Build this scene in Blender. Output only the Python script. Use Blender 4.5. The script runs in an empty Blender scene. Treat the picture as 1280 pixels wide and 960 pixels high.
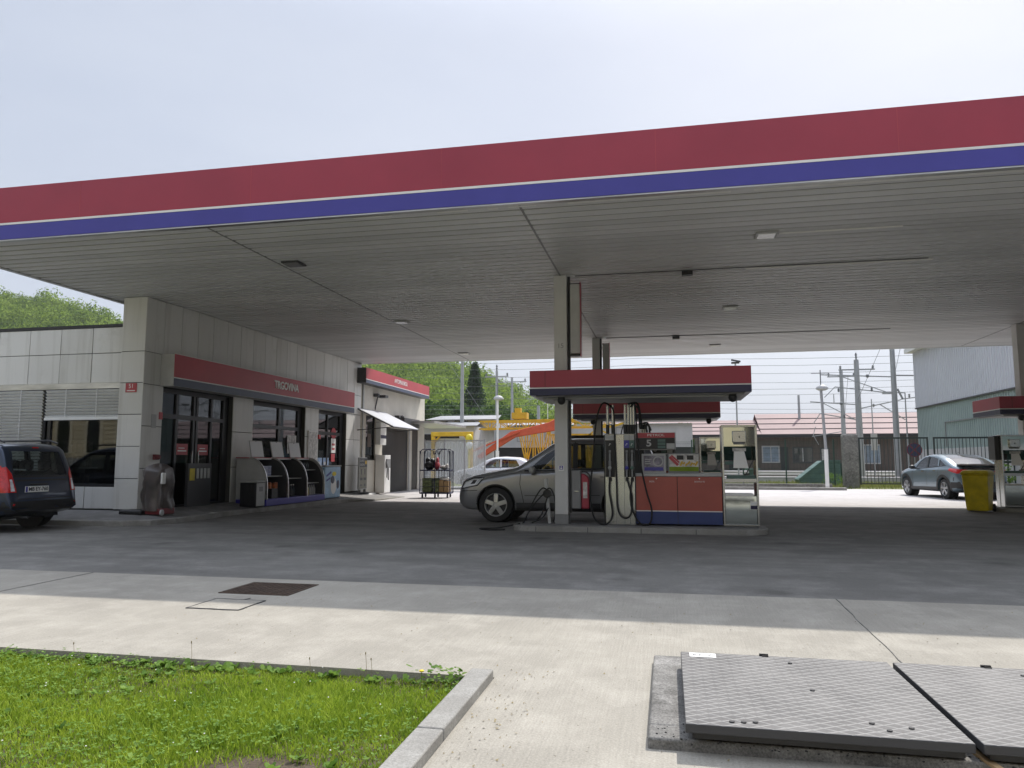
EXPOSURE = 0.5
import bpy, bmesh, math, random
import numpy as np
from mathutils import Vector, Matrix
from mathutils.bvhtree import BVHTree
from mathutils.geometry import tessellate_polygon
random.seed(7); rng = np.random.default_rng(7)
R = math.radians
scene = bpy.context.scene
col = scene.collection

# ------------------------------------------------------------------ camera
CAM = Vector((0, 0, 1.28)); FPX = 922.0; PITCH = R(5.944); YAW = R(11.88)
cam_d = bpy.data.cameras.new('camera'); cam = bpy.data.objects.new('camera', cam_d); col.objects.link(cam)
cam_d.sensor_width = 36; cam_d.lens = FPX / 1280 * 36; cam_d.clip_end = 9000; cam_d.clip_start = .05
cam.location = CAM; cam.rotation_euler = (math.pi / 2 + PITCH, 0, YAW)
scene.camera = cam
_f = Vector((-math.sin(YAW) * math.cos(PITCH), math.cos(YAW) * math.cos(PITCH), math.sin(PITCH)))
_r = Vector((math.cos(YAW), math.sin(YAW), 0)); _u = _r.cross(_f)
def at(x, y, Y):
    "measured photo pixel -> point of the place at the known distance Y"
    d = _f + _r * ((x - 640) / FPX) - _u * ((y - 480) / FPX)
    return CAM + d * (Y / d.y)

# ------------------------------------------------------------------ materials
def new_mat(name):
    m = bpy.data.materials.new(name); m.use_nodes = True
    nt = m.node_tree; b = nt.nodes['Principled BSDF']
    return m, nt, b
def mat(name, c, rough=.6, metal=0, var=.12, scale=3.0, bump=0, bscale=60, spec=.5, coat=0, c2=None, stretch=None, dirt=0):
    m, nt, b = new_mat(name); N = nt.nodes; L = nt.links
    tc = N.new('ShaderNodeTexCoord'); src = tc.outputs['Object']
    if stretch:
        mp = N.new('ShaderNodeMapping'); mp.inputs['Scale'].default_value = stretch; L.new(src, mp.inputs[0]); src = mp.outputs[0]
    n = N.new('ShaderNodeTexNoise'); n.inputs['Scale'].default_value = scale; n.inputs['Detail'].default_value = 6; n.inputs['Roughness'].default_value = .65
    L.new(src, n.inputs['Vector'])
    r = N.new('ShaderNodeValToRGB'); e = r.color_ramp.elements
    e[0].position = .3; e[1].position = .72
    lo = [max(0, x * (1 - var)) for x in c]; hi = [x * (1 + var) for x in (c2 or c)]
    e[0].color = (*lo, 1); e[1].color = (*hi, 1)
    L.new(n.outputs[0], r.inputs[0]); L.new(r.outputs[0], b.inputs['Base Color'])
    b.inputs['Roughness'].default_value = rough; b.inputs['Metallic'].default_value = metal
    b.inputs['Specular IOR Level'].default_value = spec
    if coat: b.inputs['Coat Weight'].default_value = coat; b.inputs['Coat Roughness'].default_value = .04
    if dirt:
        mr = N.new('ShaderNodeMapRange'); mr.inputs[1].default_value = .3; mr.inputs[2].default_value = .7
        mr.inputs[3].default_value = max(.02, rough - dirt); mr.inputs[4].default_value = min(1, rough + dirt)
        L.new(n.outputs[0], mr.inputs[0]); L.new(mr.outputs[0], b.inputs['Roughness'])
    if bump:
        n2 = N.new('ShaderNodeTexNoise'); n2.inputs['Scale'].default_value = bscale; n2.inputs['Detail'].default_value = 4
        L.new(src, n2.inputs['Vector'])
        bp = N.new('ShaderNodeBump'); bp.inputs['Strength'].default_value = bump; bp.inputs['Distance'].default_value = .02
        L.new(n2.outputs[0], bp.inputs['Height']); L.new(bp.outputs[0], b.inputs['Normal'])
    return m
def math_node(nt, op, a, bb=None, clamp=False):
    n = nt.nodes.new('ShaderNodeMath'); n.operation = op; n.use_clamp = clamp
    for i, s in enumerate((a, bb)):
        if s is None: continue
        if isinstance(s, (int, float)): n.inputs[i].default_value = s
        else: nt.links.new(s, n.inputs[i])
    return n.outputs[0]
def mixc(nt, fac, a, bb, mode='MIX'):
    n = nt.nodes.new('ShaderNodeMix'); n.data_type = 'RGBA'; n.blend_type = mode
    for s, i in ((fac, 0), (a, 6), (bb, 7)):
        if isinstance(s, (int, float)): n.inputs[i].default_value = s
        elif isinstance(s, tuple): n.inputs[i].default_value = (*s, 1)
        else: nt.links.new(s, n.inputs[i])
    return n.outputs[2]
def noise(nt, vec, scale, detail=5, rough=.6):
    n = nt.nodes.new('ShaderNodeTexNoise'); n.inputs['Scale'].default_value = scale
    n.inputs['Detail'].default_value = detail; n.inputs['Roughness'].default_value = rough
    nt.links.new(vec, n.inputs['Vector']); return n.outputs[0]
def ramp(nt, fac, p0, p1, c0=(0, 0, 0), c1=(1, 1, 1)):
    r = nt.nodes.new('ShaderNodeValToRGB'); e = r.color_ramp.elements
    e[0].position = p0; e[1].position = p1; e[0].color = (*c0, 1); e[1].color = (*c1, 1)
    nt.links.new(fac, r.inputs[0]); return r.outputs[0]
def objvec(nt, sc=(1, 1, 1)):
    t = nt.nodes.new('ShaderNodeTexCoord'); mp = nt.nodes.new('ShaderNodeMapping'); mp.inputs['Scale'].default_value = sc
    nt.links.new(t.outputs['Object'], mp.inputs[0]); return mp.outputs[0]
def bumpn(nt, b, h, strength, dist=.01):
    bp = nt.nodes.new('ShaderNodeBump'); bp.inputs['Strength'].default_value = strength; bp.inputs['Distance'].default_value = dist
    nt.links.new(h, bp.inputs['Height']); nt.links.new(bp.outputs[0], b.inputs['Normal'])
def ground_mat(name, base, dark, light, grain, broom=0, stains=0, sc=1.0):
    m, nt, b = new_mat(name); v = objvec(nt)
    big = noise(nt, v, .35 * sc, 6, .6); mid = noise(nt, v, 2.2 * sc, 6, .7); fine = noise(nt, v, 90, 3, .7)
    vs = objvec(nt, (.25, 1.6, 1)); streak = noise(nt, vs, 1.1, 5, .6)
    c = mixc(nt, ramp(nt, big, .35, .68), dark, base)
    c = mixc(nt, ramp(nt, mid, .45, .75), c, light)
    if stains:
        st = ramp(nt, streak, .46, .66)
        c = mixc(nt, math_node(nt, 'MULTIPLY', st, stains), c, tuple(x * .45 for x in base))
        sp = ramp(nt, noise(nt, v, 1.3, 3, .5), .63, .70)
        c = mixc(nt, math_node(nt, 'MULTIPLY', sp, stains * .5), c, tuple(x * .4 for x in base))
    if stains > .3:
        vo = nt.nodes.new('ShaderNodeTexVoronoi'); vo.inputs['Scale'].default_value = .75; nt.links.new(v, vo.inputs['Vector'])
        ds = math_node(nt, 'ADD', vo.outputs['Distance'], math_node(nt, 'MULTIPLY', math_node(nt, 'SUBTRACT', mid, .5), .25))
        c = mixc(nt, math_node(nt, 'MULTIPLY', ramp(nt, ds, .05, .17, (1, 1, 1), (0, 0, 0)), .55), c, tuple(x * .35 for x in base))
    g = mixc(nt, ramp(nt, fine, .35, .65), tuple([1 - grain] * 3), (1, 1, 1))
    c = mixc(nt, 1.0, c, g, 'MULTIPLY')
    h = fine
    if broom:
        vb = objvec(nt, (1, .03, 1)); br = noise(nt, vb, 75, 2, .5)
        c = mixc(nt, 1.0, c, mixc(nt, ramp(nt, br, .38, .62), tuple([1 - broom] * 3), (1, 1, 1)), 'MULTIPLY')
        pit = ramp(nt, noise(nt, v, 38, 2, .5), .24, .31, (.55, .52, .48), (1, 1, 1)); c = mixc(nt, 1.0, c, pit, 'MULTIPLY')
        h = math_node(nt, 'ADD', math_node(nt, 'MULTIPLY', br, 1.5), fine)
    nt.links.new(c, b.inputs['Base Color']); b.inputs['Roughness'].default_value = .85; b.inputs['Specular IOR Level'].default_value = .3
    bumpn(nt, b, h, .35, .006)
    return m
def glass_mat(name, tint, trans, rough=.02, ior=1.5):
    m, nt, b = new_mat(name); N = nt.nodes; L = nt.links
    N.remove(b); out = N['Material Output']
    g = N.new('ShaderNodeBsdfGlossy'); g.inputs['Roughness'].default_value = rough; g.inputs['Color'].default_value = (.95, .97, 1, 1)
    t = N.new('ShaderNodeBsdfTransparent'); t.inputs['Color'].default_value = (*[x * trans for x in tint], 1)
    v = objvec(nt); w = noise(nt, v, 1.2, 2, .5); bp = N.new('ShaderNodeBump'); bp.inputs['Strength'].default_value = .02
    L.new(w, bp.inputs['Height']); L.new(bp.outputs[0], g.inputs['Normal'])
    lw = N.new('ShaderNodeLayerWeight'); lw.inputs[0].default_value = .5; f0 = ((ior - 1) / (ior + 1)) ** 2
    fr = math_node(nt, 'ADD', math_node(nt, 'MULTIPLY', math_node(nt, 'POWER', lw.outputs['Facing'], 4.5), 1 - f0), f0, True)
    mx = N.new('ShaderNodeMixShader'); L.new(fr, mx.inputs[0]); L.new(t.outputs[0], mx.inputs[1]); L.new(g.outputs[0], mx.inputs[2])
    L.new(mx.outputs[0], out.inputs[0])
    return m
M = {}
M['concrete'] = ground_mat('concrete', (.40, .372, .315), (.31, .288, .245), (.45, .42, .36), .24, broom=.07)
M['asphalt'] = ground_mat('worn_asphalt', (.235, .225, .203), (.165, .158, .144), (.29, .277, .254), .25, stains=.42, sc=.8)
M['yard'] = ground_mat('pale_yard', (.50, .475, .465), (.43, .41, .40), (.55, .53, .52), .15, stains=.15)
M['pave'] = ground_mat('paving', (.27, .262, .25), (.19, .185, .18), (.34, .33, .32), .25, stains=.3)
M['kerb'] = ground_mat('kerb_stone', (.34, .33, .30), (.24, .23, .21), (.42, .41, .38), .3)
M['old_concrete'] = ground_mat('old_concrete', (.30, .29, .265), (.14, .135, .125), (.42, .405, .37), .5, stains=.4, sc=5)
M['slab'] = ground_mat('slab_pit', (.33, .318, .295), (.13, .125, .115), (.42, .405, .38), .55, stains=.6, sc=3)
M['dirt'] = ground_mat('soil', (.10, .075, .05), (.06, .045, .03), (.16, .13, .09), .5, sc=3)
M['field'] = ground_mat('rough_ground', (.20, .22, .08), (.14, .17, .05), (.30, .28, .17), .3, sc=.8)
M['ballast'] = ground_mat('ballast', (.24, .21, .18), (.17, .15, .13), (.32, .29, .26), .5, sc=2)
M['red'] = mat('red_panel', (.34, .034, .06), .38, var=.08, scale=.8, dirt=.08)
M['red_faded'] = mat('red_panel_faded', (.42, .055, .065), .45, var=.12, scale=.8)
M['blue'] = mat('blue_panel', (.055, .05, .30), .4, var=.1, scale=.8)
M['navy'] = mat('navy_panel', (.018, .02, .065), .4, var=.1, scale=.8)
M['bluegrey'] = mat('blue_grey_panel', (.06, .075, .12), .45, var=.1)
M['white'] = mat('white_paint', (.78, .77, .74), .5, var=.05, scale=2)
M['soffit'] = mat('soffit_strip', (.56, .56, .555), .45, var=.07, scale=1.1, stretch=(.5, 1, 1))
def soffit_mat():
    m, nt, b = new_mat('soffit_strip'); v = objvec(nt, (.35, 1, 1)); g = nt.nodes.new('ShaderNodeNewGeometry')
    c = ramp(nt, g.outputs['Random Per Island'], .0, 1.0, (.58, .585, .585), (.70, .70, .70))
    d = ramp(nt, noise(nt, v, .5, 5, .6), .48, .72); c = mixc(nt, math_node(nt, 'MULTIPLY', d, .3), c, (.40, .395, .385))
    nt.links.new(c, b.inputs['Base Color']); b.inputs['Roughness'].default_value = .45; return m
M['soffit'] = soffit_mat()
M['soffit_gap'] = mat('soffit_gap', (.035, .035, .035), .8)
M['alu'] = mat('aluminium_trim', (.55, .55, .54), .4, 1, var=.25, scale=2.5, stretch=(.6, 3, 3))
M['steel'] = mat('stainless_steel', (.50, .515, .51), .22, 1, var=.05, scale=.8, stretch=(1, 1, .3), dirt=.03)
M['mirror_steel'] = mat('polished_steel', (.58, .62, .58), .05, 1, var=.04, scale=1.0, bump=.05, bscale=1.5, dirt=.0)
M['chrome'] = mat('bright_metal', (.7, .7, .7), .15, 1)
M['column'] = mat('column_paint', (.55, .545, .53), .45, var=.07, scale=2)
M['tile'] = mat('cladding_panel', (.64, .62, .555), .4, var=.1, scale=1.0, stretch=(1, 1, .5), dirt=.1)
def tile_mat():
    m, nt, b = new_mat('cladding_panel'); v = objvec(nt, (1, 1, .5)); vs = objvec(nt, (5, 5, .28)); g = nt.nodes.new('ShaderNodeNewGeometry')
    isl = math_node(nt, 'ADD', math_node(nt, 'MULTIPLY', g.outputs['Random Per Island'], .5), math_node(nt, 'MULTIPLY', noise(nt, v, 1.0, 5), .5))
    c = ramp(nt, isl, .2, .8, (.60, .595, .56), (.71, .705, .675))
    st = ramp(nt, noise(nt, vs, 1.0, 6, .62), .52, .75); c = mixc(nt, math_node(nt, 'MULTIPLY', st, .38), c, (.30, .285, .235))
    sp = ramp(nt, noise(nt, objvec(nt), 2.3, 6, .7), .58, .72); c = mixc(nt, math_node(nt, 'MULTIPLY', sp, .22), c, (.33, .31, .26))
    nt.links.new(c, b.inputs['Base Color']); b.inputs['Roughness'].default_value = .42; return m
M['tile'] = tile_mat()
M['deep_red'] = mat('deep_red', (.14, .018, .022), .5, var=.3)
M['tile_dark'] = mat('joint', (.07, .068, .06), .9)
M['render_wall'] = mat('render_wall', (.55, .52, .45), .8, var=.12, scale=1.2, bump=.1)
M['frame_dark'] = mat('dark_frame', (.018, .018, .02), .4)
M['black'] = mat('black_plastic', (.012, .012, .013), .45, var=.3)
M['rubber'] = mat('rubber', (.014, .014, .014), .7, var=.3, bump=.1)
M['darkgrey'] = mat('dark_grey', (.05, .05, .052), .5)
M['grey'] = mat('grey_plastic', (.22, .22, .22), .5)
M['lightgrey'] = mat('light_grey', (.42, .42, .41), .5, dirt=.1)
M['blind'] = mat('blind_slat', (.78, .79, .79), .35, 0, var=.08)
M['glass'] = glass_mat('window_glass', (.75, .8, .8), .55, ior=1.75)
M['doorglass'] = glass_mat('door_glass', (.65, .7, .7), .5, ior=1.6)
M['carglass'] = glass_mat('car_glass', (.75, .82, .8), .62, ior=1.6)
M['carglass_dark'] = glass_mat('tinted_car_glass', (.4, .42, .42), .35, ior=1.6)
M['interior'] = mat('interior_dark', (.10, .10, .10), .8)
M['seat'] = mat('seat_fabric', (.07, .07, .075), .9)
M['yellow'] = mat('yellow_paint', (.62, .38, .02), .5, var=.2)
M['bin_yellow'] = mat('bin_plastic', (.62, .49, .012), .45, var=.25, scale=4, bump=.03, dirt=.1)
M['orange'] = mat('orange_red_paint', (.62, .10, .045), .5, var=.15)
M['green_metal'] = mat('green_metal', (.085, .15, .13), .55, var=.3, scale=2)
M['green_fence'] = mat('green_fence', (.015, .05, .035), .5)
M['fence_dark'] = mat('dark_green_bars', (.03, .042, .038), .5)
M['pole_grey'] = mat('galvanised_pole', (.36, .37, .375), .5, .3, var=.12, scale=2)
M['wire'] = mat('wire', (.17, .18, .19), .5)
M['roof_pink'] = mat('faded_roof', (.23, .15, .145), .7, var=.14, scale=.4, stretch=(1, .2, 1))
M['wood_dark'] = mat('dark_timber', (.105, .08, .066), .8, var=.35, scale=1.5, stretch=(4, 1, .4))
M['hall_white'] = mat('hall_cladding', (.46, .45, .45), .6, var=.15, scale=.6)
M['wh_white'] = mat('white_sheeting', (.55, .56, .60), .5, var=.05, scale=.3)
M['wh_green'] = mat('green_sheeting', (.29, .355, .34), .55, var=.12, scale=.4)
M['cream'] = mat('cream_wall', (.55, .48, .33), .8, var=.15, scale=.7)
M['cream2'] = mat('cream_trim', (.62, .56, .42), .8, var=.1)
M['frosted'] = None
M['poster_blue'] = mat('poster_blue', (.10, .22, .55), .35, var=.5, scale=5, c2=(.45, .6, .8))
M['poster_mix'] = mat('poster_mixed', (.09, .10, .15), .3, var=.7, scale=7, c2=(.24, .22, .26))
M['red_door'] = mat('red_door', (.38, .09, .068), .4, var=.1, scale=1.5)
M['poster_pale'] = mat('poster_pale', (.40, .38, .36), .4, var=.35, scale=9, c2=(.6, .58, .55))
M['redlight'] = mat('red_lens', (.55, .02, .02), .15, var=.3, scale=20, coat=.5)
M['lens'] = mat('clear_lens', (.62, .63, .64), .15, .1, var=.35, scale=18, coat=.6)
M['tyre'] = mat('tyre', (.016, .016, .016), .75, var=.3, bump=.15)
M['alloy'] = mat('alloy', (.48, .49, .50), .3, .85, var=.1)
M['rust'] = mat('rusty_iron', (.075, .05, .035), .75, .2, var=.5, scale=9, bump=.5, bscale=120)
M['trunk'] = mat('bark', (.07, .055, .04), .9, var=.3)
M['canvas'] = mat('awning_canvas', (.42, .43, .46), .7, var=.06)
M['board_white'] = mat('board_white', (.86, .87, .9), .2, var=.03)
M['shed_roof'] = mat('sheet_roof', (.27, .27, .275), .6, var=.2, scale=.8)
M['tarp'] = mat('tarpaulin', (.075, .07, .064), .35, var=.3, scale=2, c2=(.10, .08, .075))
M['cardboard'] = mat('cardboard', (.36, .24, .12), .8)
def leaf_mat(name, c1, c2, sc=1.2, spec=.25):
    m, nt, b = new_mat(name); v = objvec(nt)
    gi = nt.nodes.new('ShaderNodeNewGeometry')
    f = math_node(nt, 'ADD', math_node(nt, 'MULTIPLY', gi.outputs['Random Per Island'], .45), math_node(nt, 'MULTIPLY', noise(nt, v, sc, 3, .6), .6))
    c = ramp(nt, f, .25, .8, c1, c2)
    nt.links.new(c, b.inputs['Base Color']); b.inputs['Roughness'].default_value = .6; b.inputs['Specular IOR Level'].default_value = spec
    tr = nt.nodes.new('ShaderNodeBsdfTranslucent'); nt.links.new(c, tr.inputs[0])
    mx = nt.nodes.new('ShaderNodeMixShader'); mx.inputs[0].default_value = .4
    nt.links.new(b.outputs[0], mx.inputs[1]); nt.links.new(tr.outputs[0], mx.inputs[2]); nt.links.new(mx.outputs[0], nt.nodes['Material Output'].inputs[0])
    return m
M['leaf_hill'] = leaf_mat('hill_leaves', (.05, .105, .018), (.30, .40, .065), .11, .03)
M['leaf_dark'] = leaf_mat('conifer_leaves', (.02, .045, .018), (.05, .09, .035), .5)
M['leaf_mid'] = leaf_mat('tree_leaves', (.03, .065, .02), (.085, .14, .038), .5, .08)
M['leaf_far'] = leaf_mat('far_leaves', (.045, .08, .05), (.075, .115, .075), .01)
M['blade'] = leaf_mat('grass_blades', (.12, .22, .013), (.43, .54, .06), 2.2)
M['clover'] = leaf_mat('weed_leaves', (.08, .17, .022), (.24, .37, .07), 3.0)
def car_paint(name, c, metal=.55, rough=.28):
    m, nt, b = new_mat(name); v = objvec(nt)
    n = noise(nt, v, 1.5, 4, .6); b.inputs['Base Color'].default_value = (*c, 1)
    c2 = mixc(nt, ramp(nt, n, .3, .75), tuple(x * .88 for x in c), c); nt.links.new(c2, b.inputs['Base Color'])
    b.inputs['Metallic'].default_value = metal; b.inputs['Roughness'].default_value = rough
    b.inputs['Coat Weight'].default_value = .8; b.inputs['Coat Roughness'].default_value = .05
    return m
M['paint_grey'] = car_paint('grey_car_paint', (.31, .315, .33))
M['paint_navy'] = car_paint('navy_car_paint', (.033, .047, .08))
M['paint_ice'] = car_paint('ice_blue_car_paint', (.15, .21, .25), .45)
M['paint_white'] = car_paint('white_car_paint', (.74, .75, .76), .1)
def frosted():
    m, nt, b = new_mat('ribbed_translucent_sheet'); v = objvec(nt, (1, 1, .02))
    N = nt.nodes; L = nt.links
    t = N.new('ShaderNodeBsdfTransparent'); t.inputs[0].default_value = (.68, .70, .71, 1)
    rf = N.new('ShaderNodeBsdfTranslucent'); rf.inputs[0].default_value = (.42, .44, .46, 1)
    gl = N.new('ShaderNodeBsdfDiffuse'); gl.inputs[0].default_value = (.35, .37, .38, 1)
    m1 = N.new('ShaderNodeMixShader'); m1.inputs[0].default_value = .5; L.new(rf.outputs[0], m1.inputs[1]); L.new(gl.outputs[0], m1.inputs[2])
    m2 = N.new('ShaderNodeMixShader'); m2.inputs[0].default_value = .42; L.new(t.outputs[0], m2.inputs[1]); L.new(m1.outputs[0], m2.inputs[2])
    L.new(m2.outputs[0], N['Material Output'].inputs[0]); N.remove(b)
    return m
M['frosted'] = frosted()
def tread_mat():
    m, nt, b = new_mat('tread_plate'); v = objvec(nt)
    sep = nt.nodes.new('ShaderNodeSeparateXYZ'); nt.links.new(v, sep.inputs[0])
    x = math_node(nt, 'MULTIPLY', sep.outputs[0], 1 / .105); y = math_node(nt, 'MULTIPLY', sep.outputs[1], 1 / .062)
    def line(op):
        s = math_node(nt, op, x, y); fr = math_node(nt, 'FRACT', s)
        d = math_node(nt, 'ABSOLUTE', math_node(nt, 'SUBTRACT', fr, .5))
        return math_node(nt, 'SUBTRACT', 1, math_node(nt, 'MULTIPLY', d, 8), True)
    ln = math_node(nt, 'MAXIMUM', line('ADD'), line('SUBTRACT'))
    n = noise(nt, v, 3.5, 6, .7); n2 = noise(nt, v, 60, 3, .6)
    base = mixc(nt, ramp(nt, n, .3, .7), (.075, .073, .073), (.16, .155, .15))
    base = mixc(nt, ramp(nt, n2, .55, .75), base, (.09, .085, .08))
    c = mixc(nt, math_node(nt, 'MULTIPLY', ln, .55), base, (.36, .355, .34))
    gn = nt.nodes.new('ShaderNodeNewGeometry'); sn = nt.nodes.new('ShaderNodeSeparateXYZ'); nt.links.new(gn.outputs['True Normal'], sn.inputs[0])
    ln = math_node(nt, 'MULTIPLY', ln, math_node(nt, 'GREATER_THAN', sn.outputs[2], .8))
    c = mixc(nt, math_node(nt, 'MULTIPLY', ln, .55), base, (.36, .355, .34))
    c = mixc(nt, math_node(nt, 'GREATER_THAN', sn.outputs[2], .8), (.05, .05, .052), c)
    nt.links.new(c, b.inputs['Base Color']); b.inputs['Metallic'].default_value = .15; b.inputs['Roughness'].default_value = .62
    bumpn(nt, b, ln, .6, .004)
    return m
M['tread'] = tread_mat()

# ------------------------------------------------------------------ mesh builder
class MB:
    def __init__(s): s.v = []; s.f = []; s.mi = []; s.cur = 0
    def add(s, vs, fs):
        o = len(s.v); s.v += [tuple(p) for p in vs]
        for f in fs: s.f.append(tuple(i + o for i in f)); s.mi.append(s.cur)
        return s
    def box(s, x0, y0, z0, x1, y1, z1):
        if x0 > x1: x0, x1 = x1, x0
        if y0 > y1: y0, y1 = y1, y0
        if z0 > z1: z0, z1 = z1, z0
        return s.add([(x0, y0, z0), (x1, y0, z0), (x1, y1, z0), (x0, y1, z0), (x0, y0, z1), (x1, y0, z1), (x1, y1, z1), (x0, y1, z1)],
                     [(0, 3, 2, 1), (4, 5, 6, 7), (0, 1, 5, 4), (1, 2, 6, 5), (2, 3, 7, 6), (3, 0, 4, 7)])
    def bar(s, p, q, w, h=None, up=(0, 0, 1)):
        p = Vector(p); q = Vector(q); d = (q - p).normalized(); h = h or w
        u = Vector(up)
        if abs(d.dot(u)) > .95: u = Vector((1, 0, 0))
        a = d.cross(u).normalized() * w / 2; b = a.cross(d).normalized() * h / 2
        vs = [p - a - b, p + a - b, p + a + b, p - a + b, q - a - b, q + a - b, q + a + b, q - a + b]
        return s.add(vs, [(0, 1, 2, 3), (7, 6, 5, 4), (0, 4, 5, 1), (1, 5, 6, 2), (2, 6, 7, 3), (3, 7, 4, 0)])
    def tube(s, pts, r, n=8, r2=None):
        pts = [Vector(p) for p in pts]; k = len(pts); vs = []; fs = []
        t = (pts[1] - pts[0]).normalized(); a = t.orthogonal().normalized()
        for i, p in enumerate(pts):
            t2 = (pts[min(i + 1, k - 1)] - pts[max(i - 1, 0)]).normalized()
            a = (a - t2 * a.dot(t2)); a = a.normalized() if a.length > 1e-6 else t2.orthogonal().normalized()
            b = t2.cross(a); rr = r if r2 is None else r + (r2 - r) * i / (k - 1)
            for j in range(n):
                an = 2 * math.pi * j / n; vs.append(p + a * math.cos(an) * rr + b * math.sin(an) * rr)
        for i in range(k - 1):
            for j in range(n):
                fs.append((i * n + j, i * n + (j + 1) % n, (i + 1) * n + (j + 1) % n, (i + 1) * n + j))
        fs.append(tuple(range(n - 1, -1, -1))); fs.append(tuple((k - 1) * n + j for j in range(n)))
        return s.add(vs, fs)
    def cyl(s, p, q, r, r2=None, n=20): return s.tube([p, q], r, n, r2 if r2 is not None else r)
    def prism(s, poly, axis, a, b):
        n = len(poly)
        def pt(u, w, t): return {'x': (t, u, w), 'y': (u, t, w), 'z': (u, w, t)}[axis]
        vs = [pt(u, w, a) for u, w in poly] + [pt(u, w, b) for u, w in poly]
        tris = tessellate_polygon([[Vector((u, w, 0)) for u, w in poly]])
        fs = [tuple(t) for t in tris] + [tuple(n + i for i in reversed(t)) for t in tris]
        fs += [(i, (i + 1) % n, n + (i + 1) % n, n + i) for i in range(n)]
        return s.add(vs, fs)
    def lathe(s, prof, n=24, c=(0, 0, 0), axis='z', arc=None):
        vs = []; fs = []; k = len(prof)
        for j in range(n):
            an = 2 * math.pi * j / n
            for r, z in prof:
                p = {'z': (r * math.cos(an), r * math.sin(an), z), 'y': (r * math.cos(an), z, r * math.sin(an)), 'x': (z, r * math.cos(an), r * math.sin(an))}[axis]
                vs.append((p[0] + c[0], p[1] + c[1], p[2] + c[2]))
        for j in range(n):
            for i in range(k - 1):
                a = j * k + i; b = ((j + 1) % n) * k + i
                fs.append((a, b, b + 1, a + 1))
        return s.add(vs, fs)
    def ball(s, c, r, n=12, m=8):
        r = (r, r, r) if isinstance(r, (int, float)) else r
        prof = [(max(1e-4, math.sin(math.pi * i / m)), -math.cos(math.pi * i / m)) for i in range(m + 1)]
        o = len(s.v); s.lathe(prof, n)
        for i in range(o, len(s.v)):
            x, y, z = s.v[i]; s.v[i] = (x * r[0] + c[0], y * r[1] + c[1], z * r[2] + c[2])
        return s
    def quad(s, *p): return s.add(p, [tuple(range(len(p)))])
    def build(s, name, mats, parent=None, smooth=None, bevel=0, fix=True, seg=2):
        me = bpy.data.meshes.new(name); me.from_pydata(s.v, [], s.f)
        mats = mats if isinstance(mats, (list, tuple)) else [mats]
        for m in mats: me.materials.append(M[m] if isinstance(m, str) else m)
        if len(mats) > 1: me.polygons.foreach_set('material_index', s.mi)
        if fix:
            bm = bmesh.new(); bm.from_mesh(me); bmesh.ops.recalc_face_normals(bm, faces=bm.faces); bm.to_mesh(me); bm.free()
        o = bpy.data.objects.new(name, me); col.objects.link(o)
        if parent: o.parent = parent
        if bevel:
            b = o.modifiers.new('bevel', 'BEVEL'); b.width = bevel; b.segments = seg; b.limit_method = 'ANGLE'; b.angle_limit = R(35)
            smooth = smooth or 40
        if smooth:
            me.polygons.foreach_set('use_smooth', [True] * len(me.polygons)); me.set_sharp_from_angle(angle=R(smooth))
        return o
def tag(o, label=None, cat=None, group=None, kind=None):
    if label: o['label'] = label
    if cat: o['category'] = cat
    if group: o['group'] = group
    if kind: o['kind'] = kind
    return o
def thing(name, label, cat, loc=(0, 0, 0), rz=0, group=None):
    o = bpy.data.objects.new(name, None); col.objects.link(o); o.location = loc; o.rotation_euler = (0, 0, rz); o.empty_display_size = .2
    return tag(o, label, cat, group)
def copy_tree(o, parent=None):
    c = o.copy(); col.objects.link(c); c.parent = parent
    for ch in list(o.children): copy_tree(ch, c)
    return c
def text(body, size, m, parent, loc, rot, name='lettering', align='CENTER', ext=.003, bold=0, sx=1.0):
    cu = bpy.data.curves.new(name, 'FONT'); cu.body = body; cu.size = size; cu.align_x = align; cu.align_y = 'CENTER'; cu.extrude = ext; cu.offset = bold
    t = bpy.data.objects.new(name, cu); col.objects.link(t)
    dg = bpy.context.evaluated_depsgraph_get(); me = bpy.data.meshes.new_from_object(t.evaluated_get(dg))
    bpy.data.objects.remove(t); me.materials.clear(); me.materials.append(M[m])
    o = bpy.data.objects.new(name, me); col.objects.link(o); o.parent = parent; o.location = loc; o.rotation_euler = rot; o.scale = (sx, 1, 1)
    return o
FRONT = (math.pi / 2, 0, 0)              # lettering read from -Y
SIDE = (math.pi / 2, 0, math.pi / 2)     # lettering read from +X
# ------------------------------------------------------------------ world, sun
w = bpy.data.worlds.new('World'); scene.world = w; w.use_nodes = True
nt = w.node_tree; bg = nt.nodes['Background']
SUN_EL, SUN_AZ = R(55.0), R(25.0)
sk = nt.nodes.new('ShaderNodeTexSky'); sk.sky_type = 'NISHITA'; sk.sun_disc = False; sk.sun_elevation = SUN_EL; sk.sun_rotation = SUN_AZ
sk.air_density = 1.0; sk.dust_density = 6.0; sk.ozone_density = 1.0; sk.altitude = 270
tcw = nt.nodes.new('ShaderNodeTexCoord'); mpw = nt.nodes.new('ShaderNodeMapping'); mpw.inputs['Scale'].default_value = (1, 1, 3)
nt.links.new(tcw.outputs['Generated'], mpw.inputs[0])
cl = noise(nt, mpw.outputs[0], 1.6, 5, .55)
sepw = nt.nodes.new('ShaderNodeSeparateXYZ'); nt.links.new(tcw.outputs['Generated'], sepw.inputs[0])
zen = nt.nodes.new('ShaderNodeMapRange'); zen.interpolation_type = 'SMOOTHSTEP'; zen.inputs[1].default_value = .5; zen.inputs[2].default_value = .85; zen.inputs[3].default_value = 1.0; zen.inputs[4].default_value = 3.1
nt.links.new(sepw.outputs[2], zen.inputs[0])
veil = mixc(nt, ramp(nt, cl, .3, .75), (4.3, 4.85, 6.0), (5.5, 5.95, 6.8))
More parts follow.
